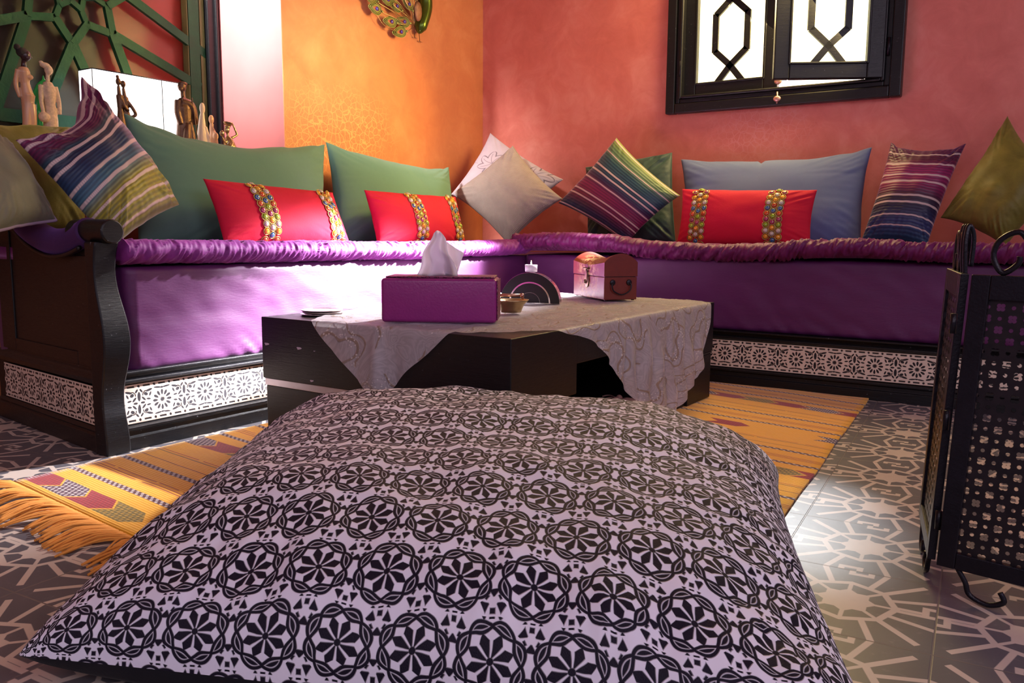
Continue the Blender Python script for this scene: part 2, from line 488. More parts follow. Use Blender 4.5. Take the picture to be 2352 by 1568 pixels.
def mat_suzani():
    m = Mat('lilac_cotton_with_black_embroidered_rosettes'); x, y, z = m.xyz(m.coord('UV'))
    C = .093
    wn = m.comb(x, y, 0)
    wx = (m.noise(wn, 18, 2)-.5)*.30; wy = (m.noise(m.comb(y, x, 3.), 18, 2)-.5)*.30
    X0 = x*(1/C)+wx*.28; Y0 = y*(1/(C*.98))+wy*.28
    row = (Y0+.5).floor(); Xs = X0+(row.mod(2))*.5
    px = Xs.cell(); py = Y0.cell()
    r = (px*px+py*py).sqrt(); th = py.atan2(px)+(m.noise(m.comb(row, (Xs+.5).floor(), 0), 3, 0))*4
    e = .014
    a = th.cell(PI/4)
    s = r*a.sin()
    # eight lozenge petals
    pw = ((r-.02)*.32).min((.325-r)*.75)
    petal = (s.abs()-pw).soft(e)*(r.lt(.32))
    core = (r-.048).soft(e)
    # chain of eight lens loops
    c4 = (a*4).cos()
    amp = c4*.060
    d = (r-.395).abs()
    loop = ((d-amp.abs()-.007).abs()-.0250).soft(e)
    inner = (d-(c4.abs()*.050-.022)).soft(e)
    dark = petal.max(core).max(loop).max(inner*(c4.abs().gt(.5)))
    # little tufts filling the gaps between the medallions
    def gap(gx, gy, flip):
        qx = px-gx; qy = py-gy
        rr = (qx*qx+qy*qy).sqrt(); tt = qy.atan2(qx)+flip
        b = tt.cell(2*PI/3)
        tri = ((rr*b.cos()-.165).max(.060-rr*b.cos())).max(rr*b.sin().abs()-(rr-.045)*.62).soft(e)
        b2 = (tt+PI/3).cell(2*PI/3)
        dash = (((rr*b2.cos()-.12)*.9).abs().max((rr*b2.sin()).abs())-.034).soft(e)
        return tri.max(dash)*(r.gt(.475))
    g = gap(.5, .31, PI/2).max(gap(-.5, .31, PI/2)).max(gap(.5, -.31, -PI/2)).max(gap(-.5, -.31, -PI/2))
    g = g.max(gap(0, .60, -PI/2)).max(gap(0, -.60, PI/2))
    dark = dark.max(g)
    n = m.noise(m.coord(), 7, 3); th2 = m.noise(m.comb(x*3, y, 0), 420, 2)
    cloth = m.mix(n, (.70, .68, .80), (.84, .81, .92))
    thread = m.mix(th2, (.003, .0025, .008), (.016, .012, .030))
    col = m.mix(dark, cloth, thread)
    m.bump(dark*.9+th2*dark*.5+m.noise(m.coord(), 25, 3)*.6, .55, .004)
    rough = dark*(-.26)+.82
    return m.set(col, rough, sheen=.03, spec=.2)
suzaniM = mat_suzani()
blackcloth = mat_velvet('black_velvet', (.006, .006, .01), (.015, .015, .025), .2, .8, .4, 10)

def mat_kilim():
    m = Mat('golden_flatwoven_wool'); x, y, z = m.xyz(m.coord('UV'))   # y metres from the fringed end, x metres across
    v = m.coord()
    y = y+(m.noise(v, 3, 2)-.5)*.012
    n = m.noise(v, 8, 4); f = m.noise(m.comb(x*1, y*14, 0), 30, 3)
    gold = m.mix(f, (.70, .31, .006), (.95, .50, .012))
    col = m.mix(n*.35, gold, (.72, .28, .02))
    P = .40; t = y.mod(P)
    def at(c): return (t-c)
    chk = ((x*360).sin().gt(0)); 
    def braid(col, c, w=.008):
        msk = (at(c).abs()-w).soft(.002)
        ch = ((x*330+(at(c)*380)).sin().gt(0)); ch2 = ((x*330-(at(c)*380)).sin().gt(.1))
        cc = m.mix(ch, (.10, .008, .012), (.62, .50, .44)); cc = m.mix(ch2*.8, cc, (.03, .01, .015))
        return m.mix(msk, col, cc)
    def line(col, c, w, colr): 
        brk = m.noise(m.comb(x, 0., c*10), 18, 2).gt(.38)
        return m.mix((at(c).abs()-w).soft(.002)*brk*.9, col, colr)
    col = braid(col, .135); col = braid(col, .255)
    for c in (.180, .190, .200): col = line(col, c, .0018, (.34, .03, .01))
    col = line(col, .345, .0016, (.05, .012, .012)); col = line(col, .355, .0016, (.4, .04, .01)); col = line(col, .300, .0015, (.16, .02, .01))
    # motif band of lozenges, white hatching, maroon and black
    k = at(.055)*(1/.030); bx = x*(1/.34)+(y*(1/P)).floor()*.37+k.abs()*.11
    cell = (bx*3).floor(); fx = (bx*3).mod(1)-.5
    inband = (k.abs()-1).soft(.08)
    loz = (fx.abs()-.47).soft(.03)
    typ = cell.mod(4)
    hat = ((x*420+k*9).sin().gt(-.1))*((x*420-k*9).sin().gt(-.1))
    mar = m.mix(((x*500).sin()*(k*16).sin()).gt(.3)*.5, (.32, .010, .012), (.12, .006, .01))
    blk = (.018, .012, .018)
    white = m.mix(hat, (.08, .03, .05), (.66, .56, .52))
    mc = m.mix(typ.gt(.5), mar, white); mc = m.mix(typ.gt(1.5), mc, mar); mc = m.mix(typ.gt(2.5), mc, m.mix(hat, (.18, .12, .01), (.45, .26, .02)))
    on = (m.noise(m.comb(cell, (y*(1/P)).floor(), 0), 1.7, 0).gt(.40))
    col = m.mix(inband*loz*on, col, mc)
    m.bump(((y*900).sin()*.5)*.6+f*.8, .5, .003)
    return m.set(col, .9, sheen=.3, spec=.15)
kilimM = mat_kilim()
fringeM = plain('orange_wool_fringe', (.70, .28, .05), .9, var=.3, sc=30)
hemM = plain('orange_overcast_hem', (.60, .22, .03), .9, var=.3, sc=60, bump=.6)

def mat_organza():
    m = Mat('ivory_organza'); v = m.coord('UV'); x, y, z = m.xyz(v)
    n = m.noise(v, 10, 3, .5, 1.5)
    moire = ((n*90).sin()*.5+.5)
    dx = x.cell(.16); dy = (y+(x*(1/.16)+.5).floor()*.08).cell(.16)
    r = (dx*dx+dy*dy).sqrt(); th = dy.atan2(dx)
    sc = ((r-.045+(th*3).sin()*.014).abs()-.0036).soft(.002)
    sc2 = (((r-.068+(th*5+1).sin()*.012).abs())-.0024).soft(.0015)
    bead = (m.voro(v, 150)-.30).soft(.08)*((r-.052).abs().lt(.014))
    emb = sc.max(sc2).max(bead*.8)*(m.noise(v, 3, 1).gt(.40))
    col = m.mix(emb, (.90, .82, .88), m.mix(bead, (.40, .30, .24), (.95, .9, .88)))
    b = m.b; m.bump(moire*.15+emb*1.2+m.noise(v, 40, 3)*.6, .5, .003)
    m.set(col, .45, spec=.5, sheen=.25)
    tr = m.node('ShaderNodeBsdfTransparent'); tl = m.node('ShaderNodeBsdfTranslucent'); tl.inputs[0].default_value = (.85, .78, .8, 1)
    mx = m.node('ShaderNodeMixShader'); mx.inputs[0].default_value = .3
    m.L(b.outputs[0], mx.inputs[1]); m.L(tl.outputs[0], mx.inputs[2])
    m2 = m.node('ShaderNodeMixShader'); fac = (emb*(-.34)+.48-moire*.10)
    m.L(fac, m2.inputs[0]); m.L(mx.outputs[0], m2.inputs[1]); m.L(tr.outputs[0], m2.inputs[2])
    m.L(m2.outputs[0], m.out.inputs[0]); return m.m
organzaM = mat_organza()

def mat_mesh():
    """black sheet iron pierced with quatrefoils and small round holes"""
    m = Mat('pierced_black_sheet_iron'); x, y, z = m.xyz(m.coord('UV')); P = .0235
    u = (x+y)*(.7071/P); w = (y-x)*(.7071/P)
    px = u.cell(); py = w.cell(); ax = px.abs(); ay = py.abs()
    def circ(cx, cy, rr): return (((ax-cx)*(ax-cx)+(ay-cy)*(ay-cy)).sqrt()-rr).soft(.04)
    hole = circ(.15, 0, .14).max(circ(0, .15, .14)).max(circ(.5, .5, .13))
    g = m.noise(m.coord(), 60, 3)
    col = m.mix(g, (.006, .005, .008), (.035, .025, .03))
    m.set(col, .4, .4, spec=.5)
    tr = m.node('ShaderNodeBsdfTransparent'); mx = m.node('ShaderNodeMixShader')
    m.L(hole, mx.inputs[0]); m.L(m.b.outputs[0], mx.inputs[1]); m.L(tr.outputs[0], mx.inputs[2])
    m.L(mx.outputs[0], m.out.inputs[0]); return m.m
meshM = mat_mesh()
ironM = plain('black_wrought_iron', (.012, .010, .016), .38, .5, .5, 40, .3)
brassM = plain('aged_brass', (.42, .30, .16), .32, .9, .35, 25, .15)
bronzeM = plain('dark_bronze', (.12, .065, .04), .35, .8, .5, 60, .5)
goldM = plain('gold_cord', (.42, .32, .09), .4, .5, .2, 60, .3)
silverM = plain('worn_silver_plate', (.62, .55, .52), .28, .9, .2, 20, .1)
darkM = plain('black_lacquer', (.003, .0025, .003), .3, 0, .2, 10, 0)
def emit(name, c, s):
    m = Mat(name); m.set(c, .5, emis=c, es=s); return m.m

# ------------------------------------------------------------------ the room
def struct(name, bm, m, smooth=False):
    o = obj(name, fixn(bm), m, None, smooth); o['kind'] = 'structure'; return o
NY1 = -1.388; NY0 = -2.95; NZ = .86; ND = .40      # niche in the left wall
struct('floor', boxes([(-.6, 5.0, -6.6, .3, -.1, 0)]), tileM)
struct('wall_left', boxes([(-.6, 0, NY1, .3, -.1, 2.7), (-.6, 0, -6.6, NY0, -.1, 2.7), (-.6, 0, NY0, NY1, -.1, NZ-.02), (-.6, 0, NY0, NY1, 2.35, 2.7)]), plasterA)
WX0, WX1, WZ0, WZ1 = 1.155, 2.035, 1.19, 2.04
struct('wall_back', boxes([(0, WX0, 0, .3, 0, 2.7), (WX1, 5.0, 0, .3, 0, 2.7), (WX0, WX1, 0, .3, 0, WZ0), (WX0, WX1, 0, .3, WZ1, 2.7)]), plasterB)
struct('ceiling', boxes([(-.6, 5.0, -5.2, .3, 2.7, 2.8)]), plain('ceiling_plaster', (.5, .22, .15), .8))
# rose coloured reveal and sill of the niche
struct('trim_1', boxes([(-.52, .001, NY1-.004, NY1, NZ, 2.35)]), plasterR)
struct('trim_2', boxes([(-.52, .012, NY0, NY1, NZ-.02, NZ)]), plain('pale_marble_sill', (.55, .42, .38), .3))

# niche window: black frame, glass, green star lattice, coloured shutter leaf behind
XF = -.385
fr = boxes([(XF-.05, XF, NY1-.062, NY1-.004, NZ, 2.35), (XF-.05, XF, NY0, NY1-.062, 2.29, 2.35), (XF-.05, XF, NY0, NY0+.06, NZ, 2.29), (XF-.02, XF+.014, NY1-.030, NY1-.018, NZ, 2.35)])
o = struct('window_1', fr, blackwood); bevel(o, .004)
greenM = plain('dark_green_lacquer', (.002, .048, .020), .45, .3, .5, 14, .3)
oliveL = plain('olive_lacquered_wood', (.13, .09, .03), .4, 0, .3, 14, .2)
def bar2_(bm, p, q, w, x0, x1):
    """flat lattice bar in the YZ plane from p to q"""
    p = Vector(p); q = Vector(q); d = (q-p).normalized(); n = Vector((-d.y, d.x))*(w/2)
    prism(bm, [p-n, q-n, q+n, p+n], lambda a, b, t: Vector((t, a, b)), x0, x1)
def lattice():
    bm = bmesh.new(); x0, x1 = -.425, -.41; cnt = [0]
    def bar2(bm, p, q, w, a, b): cnt[0] += 1; bar2_(bm, p, q, w, a, b+(cnt[0]*7 % 23)*.00025)
    cy, cz = -2.02, 1.47; w = .034
    def pt(a, r): return Vector((cy+r*math.cos(a), cz+r*math.sin(a)))
    # eight pointed star in the middle, ring of kites and long straps to the frame
    n = 8; A = [pt(PI/n*k, .105 if k % 2 else .072) for k in range(2*n)]
    for k in range(2*n): bar2(bm, A[k], A[(k+1) % (2*n)], w*.55, x0, x1)
    B = [pt(PI/n*k, .225 if k % 2 == 0 else .155) for k in range(2*n)]
    for k in range(2*n): bar2(bm, B[k], B[(k+1) % (2*n)], w*.8, x0, x1)
    for k in range(n):
        a = 2*PI/n*k
        bar2(bm, pt(a, .225), pt(a+.28, .62), w, x0, x1); bar2(bm, pt(a, .225), pt(a-.28, .62), w, x0, x1)
        bar2(bm, pt(a+PI/n, .105), pt(a+PI/n, .155), w*.6, x0, x1)
    # strap frame
    for k in range(2):
        bar2(bm, (NY1-.115, NZ), (NY1-.115, 2.2), .05, x0, x1)
    for zz in (.96, 2.15): bar2(bm, (NY0+.06, zz), (NY1-.115, zz), .045, x0, x1)
    bar2(bm, (-2.50, NZ), (-2.50, 2.2), .045, x0, x1)
    return fixn(bm)
L1 = thing('window_lattice', 'green star-pattern wooden lattice behind the niche window glass', 'lattice', (-.42, -2.0, NZ))
obj('star_lattice', lattice(), greenM, L1, False, local=False)
obj('crevice_strip', boxes([(-.444, -.43, NY1-.118, NY1-.083, NZ, 2.29)]), plain('red_brown_strip', (.36, .035, .02), .3, 0, .4, 6, 0), L1, False, local=False)  # strip added over the shaded crevice so it reads red, not black
obj('side_rail', boxes([(-.445, -.41, NY1-.083, NY1-.062, NZ, 2.29), (-.445, -.41, NY1-.145, NY1-.118, NZ, 2.29)]), oliveL, L1, False, local=False)
def mat_board():
    m = Mat('stained_red_brown_board'); x, y, z = m.xyz(m.coord())
    n = m.noise(m.coord(scale=(1, 1, 6)), 8, 4, .6, 1)
    e = (y+n*.03)
    col = m.ramp(((e+2.7)*(1/1.3)).clamp(), [(0, (.45,.17,.02)), (.22, (.35,.12,.015)), (.27, (.03,.014,.006)), (.50, (.05,.018,.008)), (.62, (.07,.016,.01)), (.68, (.36,.022,.015)), (1, (.42,.026,.018))])
    return m.set(m.mix(n*.3, col, (.02, .01, .007)), .4, coat=.15)
obj('backing_board', boxes([(-.50, -.46, NY0, NY1-.004, NZ, 2.35)]), mat_board(), L1, False, local=False)
mg = Mat('clear_window_glass'); mg.set((.9, 1, .95), .02, trans=1); mg.b.inputs['IOR'].default_value = 1.02
o = struct('window_2', boxes([(-.405, -.402, NY0+.06, NY1-.062, NZ, 2.29)]), mg.m)

# glowing rectangular lamp standing on the sill
lm = thing('table_lamp', 'long rectangular glowing white lampshade with thin dark edges on the niche sill', 'lamp', (-.27, -1.87, NZ))
ly0, ly1, lx0, lx1, lz = -2.063, -1.69, -.31, -.222, 1.133
def mat_shade():
    m = Mat('glowing_pleated_white_shade'); x, y, z = m.xyz(m.coord())
    p = ((x*500).sin()*.25+.75)
    m.set((.9, .9, .95), .6, emis=m.mix(p, (.55, .62, .6), (1, .98, 1)), es=2.3); return m.m
obj('lamp_shade', boxes([(lx0, lx1, ly0, ly1, NZ+.03, lz)]), mat_shade(), lm, False, local=False)
bm = bmesh.new()
for (y, x) in ((ly0, lx1), (ly1, lx1), (ly0, lx0), (ly1, lx0), (-1.79, lx1+.001)): tube(bm, [(x, y, NZ+.02), (x, y, lz)], .0016, 6)
for x in (lx0, lx1): tube(bm, [(x, ly0, lz), (x, ly1, lz)], .0022, 6)
for y in (ly0, ly1): tube(bm, [(lx0, y, lz), (lx1, y, lz)], .0022, 6)
obj('wire_frame', bm, darkM, lm, local=False)
obj('lamp_base', boxes([(lx0+.01, lx1-.01, ly0+.02, ly1-.02, NZ, NZ+.03)]), blackwood, lm, False, local=False)

# ------------------------------------------------------------------ window in the back wall
glassY = Mat('sunlit_frosted_yellow_glass')
x, y, z = glassY.xyz(glassY.coord())
glassY.set((.9, .8, .5), .3, emis=(1, .90, .50), es=2.2)  # emission stands in for daylight coming through the panes
glassY = glassY.m
skyM = emit('bright_sky_glow', (.95, .96, 1), 3.5)
def frame_rect(x0, x1, z0, z1, w, y0, y1, bm=None):
    bm = bm or bmesh.new()
    box(bm, x0, x0+w, y0, y1, z0, z1); box(bm, x1-w, x1, y0, y1, z0, z1)
    box(bm, x0+w, x1-w, y0, y1, z0, z0+w); box(bm, x0+w, x1-w, y0, y1, z1-w, z1)
    return bm
ox0, ox1, oz0, oz1 = 1.082, 2.095, 1.122, 2.115
bm = frame_rect(ox0, ox1, oz0, oz1, .045, -.045, 0)
frame_rect(ox0+.045, ox1-.045, oz0+.045, oz1-.045, .022, -.036, 0, bm)
frame_rect(ox0+.064, ox1-.064, oz0+.064, oz1-.064, .014, -.05, .05, bm)
w3 = struct('window_3', bm, blackwood); bevel(w3, .005, 2)
def casement(name, x0, x1, z0, z1, hexes, label_parent):
    """sash in local coordinates, y=0 plane, thickness .035"""
    t = bpy.data.objects.new(name, None); COL.objects.link(t); t.parent = label_parent
    a = obj('sash_frame', fixn(frame_rect(x0, x1, z0, z1, .062, -.018, .018)), blackwood, t, False); bevel(a, .004)
    b = obj('sash_bead', fixn(frame_rect(x0+.056, x1-.056, z0+.056, z1-.056, .010, -.024, .02)), blackwood, t, False); bevel(b, .003)
    obj('window_pane', boxes([(x0+.06, x1-.06, .004, .008, z0+.06, z1-.06)]), glassY, t, False)
    cx = (x0+x1)/2; hw = .073; wd = .027; bm = bmesh.new()
    def bar(p, q):
        p = Vector(p); q = Vector(q); d = (q-p).normalized(); n = Vector((-d.y, d.x))*(wd/2)
        prism(bm, [p-n, q-n, q+n, p+n], lambda u, v, tt: Vector((u, tt, v)), -.010, .003)
    zb = z0+.056; zt = z1-.056; c0 = zb+.076; per = .293
    for s in (-1, 1):
        bar((cx+s*.062, zb), (cx, c0)); z = c0
        while z+per < zt+.05:
            bar((cx, z), (cx+s*hw, z+.068)); bar((cx+s*hw, z+.062), (cx+s*hw, z+per-.062)); bar((cx+s*hw, z+per-.068), (cx, z+per)); z += per
        bar((cx, z), (cx+s*.06, zt))
    obj('sash_lattice', fixn(bm), blackwood, t, False)
    return t
cl = casement('casement', 1.152, 1.590, 1.190, 2.04, 1, w3); cl.location = (0, .006, 0)
cr = casement('casement', -.43, 0, 1.198, 2.04, 1, w3); cr.location = (2.018, -.035, 0); cr.rotation_euler = (0, 0, math.radians(27))
# bolt and hinges
bm = bmesh.new(); tube(bm, [(1.600, -.030, 1.215), (1.600, -.030, 2.0)], .005, 8)
ball(bm, (1.600, -.034, 1.225), .017, .007, .013)
obj('espagnolette_bolt', bm, plain('pink_copper_bolt', (.62, .36, .33), .35, .7), w3)
bm = bmesh.new(); ball(bm, (1.603, -.048, 1.150), .017, .006, .013); tube(bm, [(1.603, -.046, 1.13), (1.603, -.046, 1.18)], .004, 6)
obj('bolt_keeper', bm, bpy.data.materials['pink_copper_bolt'], w3)
for x in (1.152, 2.04):
    for z in (1.32, 1.95):
        bm = bmesh.new(); tube(bm, [(x, -.044, z-.035), (x, -.044, z+.035)], .007, 8); obj('hinge', bm, ironM, w3)
# glowing plane added as the bright outdoors seen through the gap of the casement
o = struct('sky_plane', boxes([(1.0, 2.3, .55, .56, .9, 2.4)]), skyM)

# ------------------------------------------------------------------ banquettes
def extr(bm, prof, path, uv=False):
    """profile (out, z) swept along straight segment path given as fn(s, out, z)"""
    pass
def plinth(parent, fn, L0, L1):
    """fn(s, d, z): s along, d outwards from the front plane"""
    prof = [(-.06, 0), (.012, 0), (.012, .034), (.006, .036), (.006, .050), (.012, .053), (.012, .060), (0, .064), (-.004, .066), (-.004, .170), (.002, .172), (.012, .176), (.012, .184), (.004, .187), (.010, .196), (.016, .200), (.016, .206), (-.06, .206)]
    bm = bmesh.new(); prism(bm, prof, lambda a, b, s: fn(s, a, b), L0, L1)
    o = obj('plinth_frame', fixn(bm), blackwood, parent, False, local=False); bevel(o, .0015, 2)
    bm = grid(1, 1, lambda u, v: fn(L0+(L1-L0)*u, .0, .067+.102*v), lambda u, v: ((L1-L0)*u, .102*(v-.5)))
    r = bmesh.ops.extrude_face_region(bm, geom=bm.faces[:])
    vs = [g for g in r['geom'] if isinstance(g, bmesh.types.BMVert)]
    d = fn(L0, -.003, 0)-fn(L0, 0, 0); 
    for v in vs: v.co += d
    obj('fretwork_panel', fixn(bm), fretM, parent, False, local=False)
bA = thing('banquette_bench', 'black wooden banquette base with cream fretwork panel and scrolled arm, along the amber wall', 'bench', (.4, -1.6, 0))
plinth(bA, lambda s, d, z: Vector((.72+d, s, z)), -2.60, -.72)
bm = boxes([(.02, .655, -2.55, -.05, 0, .2)]); obj('bench_body', bm, blackwood, bA, False, local=False)
bB = thing('banquette_bench', 'black wooden banquette base with cream fretwork panel below the window wall', 'bench', (2, -.4, 0))
plinth(bB, lambda s, d, z: Vector((s, -.72-d, z)), .72, 3.9)
obj('bench_body', boxes([(.70, 3.9, -.655, -.05, 0, .2)]), blackwood, bB, False, local=False)
# end panel (slightly skewed) with its own fretwork, wavy post, rolled arm
E0 = Vector((.715, -2.632)); E1 = Vector((.0, -2.553)); ed = (E1-E0).normalized(); en = Vector((ed.y, -ed.x))
if en.y > 0: en = -en
def EN(s, d, z): p = E0+ed*s+en*d; return Vector((p.x, p.y, z))
prof = [(-.05, 0), (.004, 0), (.004, .045), (-.002, .05), (.003, .056), (-.006, .064), (-.012, .066), (-.012, .170), (-.004, .176), (.002, .19), (-.006, .20), (-.008, .205), (-.016, .215), (-.016, .565), (-.05, .565)]
bm = bmesh.new(); prism(bm, prof, lambda a, b, s: EN(s, a, b), .03, .70)
# raised stile framing the dark side panel
for s0, s1, z0, z1 in ((.05, .14, .215, .50), (.56, .66, .215, .56), (.14, .56, .215, .25)):
    prism(bm, [(s0, z0), (s1, z0), (s1, z1), (s0, z1)], lambda a, b, d: EN(a, d, b), -.016, -.008)
o = obj('side_panel', fixn(bm), blackwood, bA, False, local=False); bevel(o, .002)
bm = grid(1, 1, lambda u, v: EN(.06+.60*u, -.006, .067+.102*v), lambda u, v: (.60*u, .102*(v-.5)))
obj('fretwork_panel', fixn(bm), fretM, bA, False, local=False)
def post():
    zz = [i/40*.535 for i in range(41)]; bm = bmesh.new()
    def fx(z):   # wavy front edge
        k = z/.535
        return .012*math.sin(k*PI*3.1+2.6)*(1 if k > .35 else k/.35)
    lft = [(-.004+fx(z)*.35, z) for z in zz]; rgt = [(.062+.006*(1-z/.535)+fx(z)*.8, z) for z in zz]
    # front silhouette in the plane of the bench front (y) extruded in x with a wavy face
    n = len(zz); V = []
    for i, z in enumerate(zz):
        x1 = .742+fx(z)*1.1
        y0 = -2.640+0*fx(z); y1 = -2.575+fx(z)*.6
        V.append([bm.verts.new((x, y, z)) for x, y in ((.690, y0), (x1, y0), (x1, y1), (.690, y1))])
    for i in range(n-1):
        for k in range(4): bm.faces.new((V[i][k], V[i][(k+1) % 4], V[i+1][(k+1) % 4], V[i+1][k]))
    bm.faces.new(V[0][::-1]); bm.faces.new(V[-1]); return fixn(bm)
o = obj('arm_post', post(), blackwood, bA, True, local=False); autosmooth(o, .9); bevel(o, .004)
# rolled scroll at the post head, upholstered purple arm curving up to the wall
bm = bmesh.new()
tube(bm, [(.60, -2.607, .560), (.765, -2.607, .560)], [.030, .030], 24)
o = obj('scroll_roll', bm, blackwood, bA, True, local=False); autosmooth(o, .9); bevel(o, .004)
arm = spline([(.665, -2.607, .560), (.56, -2.60, .535), (.44, -2.59, .535), (.30, -2.575, .575), (.16, -2.56, .655), (.02, -2.545, .76)], 10)
bm = bmesh.new(); tube(bm, arm, [.036]*len(arm), 16)
obj('arm_pad', bm, mat_velvet('dark_purple_velvet', (.035, .008, .06), (.08, .02, .12), .5, .7, .4, 14, tint=(.4, .2, .8)), bA, True, local=False)
bm = bmesh.new()
low = [(p.x, p.z-.03) for p in arm[::3]]
poly = low + [(.02, .2), (.665, .2)]
prism(bm, [((.715-a)/1.0, b) for a, b in poly][::-1], lambda a, b, d: EN(a, d, b), -.045, -.012)
o = obj('upper_side_panel', fixn(bm), blackwood, bA, False, local=False)
tp = [p+Vector((0, -.022, -.036)) for p in arm[2:]]
bm = bmesh.new(); tube(bm, tp, .006, 6); obj('arm_moulding', bm, blackwood, bA, True, local=False)

def sheetbox(x0, x1, y0, y1, z0, z1, front, seed=0):
    """upholstered block with soft edges and slight wrinkles; front in 'x+' or 'y-'"""
    bm = boxes([(x0, x1, y0, y1, z0, z1)])
    bmesh.ops.subdivide_edges(bm, edges=bm.edges[:], cuts=7, use_grid_fill=True)
    return bm
def cushion_block(name, label, x0, x1, y0, y1, z0, z1, mat, axis):
    bm = bmesh.new(); r = .018
    # superellipse cross section swept along axis with fine rings
    L0, L1 = (y0, y1) if axis == 'y' else (x0, x1); n = 260
    D0, D1 = (x0, x1) if axis == 'y' else (y0, y1)
    sec = []
    def corner(cx, cz, a0):
        for k in range(5): a = a0+PI/2*k/4; sec.append((cx+r*math.cos(a), cz+r*math.sin(a)))
    corner(D1-r, z0+r, -PI/2)
    for k in range(1, 16): sec.append((D1, z0+r+(z1-z0-2*r)*k/16))
    corner(D1-r, z1-r, 0); corner(D0+r, z1-r, PI/2); corner(D0+r, z0+r, PI)
    if axis == 'x': sec = [(D0+D1-a, b) for a, b in sec]
    rings = []
    for i in range(n+1):
        s = L0+(L1-L0)*i/n; ring = []
        e = min(s-L0, L1-s); sh = r*(1-min(1, e/r)) if e < r else 0
        for a, b in sec:
            fr = max(0, 1-abs(a-(D1 if axis == 'y' else D0))*20)
            zk = (b-z0)/(z1-z0)
            w = fr*(.004*nz(s*3, b*6, 1)+.0035*max(0, .28-zk)/.28*math.sin(s*95+b*120+3*nz(s*6, 0, 2))*(.5+nz(s*4, 5, 5))+.003*nz(s*14+b*10, b*22, 3))
            dd = w if axis == 'y' else -w
            aa = a+dd; cm = (D0+D1)/2
            aa += (cm-aa)/abs(cm-aa)*sh if abs(cm-aa) > 1e-6 else 0
            v = (aa, s, b) if axis == 'y' else (s, aa, b)
            ring.append(bm.verts.new(v))
        rings.append(ring)
    m = len(sec)
    for i in range(n):
        for k in range(m): bm.faces.new((rings[i][k], rings[i][(k+1) % m], rings[i+1][(k+1) % m], rings[i+1][k]))
    bm.faces.new(rings[0]); bm.faces.new(rings[-1])
    o = obj(name, fixn(bm), mat); tag(o, label, 'cushion', None); return o
cushion_block('seat_cushion', 'deep purple velvet seat block under the ruched mattress, along the amber wall', .02, .722, -2.55, -.05, .200, .470, purple_base, 'y')
cushion_block('seat_cushion', 'deep purple velvet seat block on the bench under the window wall', .735, 3.9, -.715, -.05, .206, .474, purple_base, 'x')

def mattress(name, label, L0, L1, fn, zoff, edge, seed, n=900, th=.05, seatz=.515, amp=.0085, mat=None):
    """fn(s, d) -> (x,y) with d distance outwards from the wall; edge(s) front distance; zoff(s) lift of the front roll"""
    bm = bmesh.new(); rings = []
    for i in range(n+1):
        s = L0+(L1-L0)*i/n; e = edge(s); dz = zoff(s); ring = []
        m0 = 26
        ruch = nz(s*55, seed, 0)+.6*nz(s*120, seed, 2)
        for k in range(m0+1):
            # from the wall across the top, round the front roll and underneath
            if k <= 10: d = .03+(e-.09-.03)*(k/10); z = seatz+.006*nz(s*5, d*6, seed); base = (d, z); nrm = (0, 1); w = min(1, k/10)
            else:
                a = PI/2-(k-10)/(m0-10)*PI*1.15
                c = (e-.045, .508+dz); rx, rz = .045, .030+.004*nz(s*4, 3, seed)
                base = (c[0]+rx*math.cos(a), c[1]+rz*math.sin(a)); nrm = (math.cos(a), math.sin(a)); w = 1
                if k == 11: pass
            rr = (amp*(-abs(nz(s*42+k*.20+2*nz(s*7,0,seed), k*.08, seed))*1.7+.4+.45*nz(s*130+k*.3, k*.25, seed+3)))*w
            if k <= 10:
                t = k/10; base = (base[0], base[1]*(1)+max(0, dz+.020)*t**3)
            d = base[0]+nrm[0]*rr; z = base[1]+nrm[1]*rr
            x, y = fn(s, d); ring.append(bm.verts.new((x, y, z)))
        # close underneath
        for d, z in ((e-.10, .478+max(dz, 0)*.5), (.03, .478)): x, y = fn(s, d); ring.append(bm.verts.new((x, y, z)))
        rings.append(ring)
    m = len(rings[0])
    for i in range(n):
        for k in range(m): bm.faces.new((rings[i][k], rings[i][(k+1) % m], rings[i+1][(k+1) % m], rings[i+1][k]))
    bm.faces.new(rings[0]); bm.faces.new(rings[-1])
    return tag(obj(name, fixn(bm), mat or purple_ruch), label, 'mattress')
mattress('seat_mattress', 'thin ruched purple velvet mattress lying on the seat along the amber wall', -2.56, -.70, lambda s, d: (d, s), interp([(-2.56, .002), (-2.0, -.004), (-1.4, -.008), (-.9, -.004), (-.7, 0)]), interp([(-2.56, .755), (-.7, .765)]), 1)
mattress('seat_mattress', 'wavy ruched plum velvet mattress lying on the seat under the window', .70, 3.9, lambda s, d: (s, -d), interp([(.70, .022), (.95, .030), (1.15, .022), (1.35, -.004), (1.6, -.012), (1.8, -.008), (1.95, .010), (2.1, .014), (2.35, .004), (2.8, .004), (3.9, .004)]), interp([(.70, .78), (1.0, .80), (1.5, .765), (2.0, .78), (3.9, .77)]), 5, n=1400, amp=.013, mat=plum_ruch)

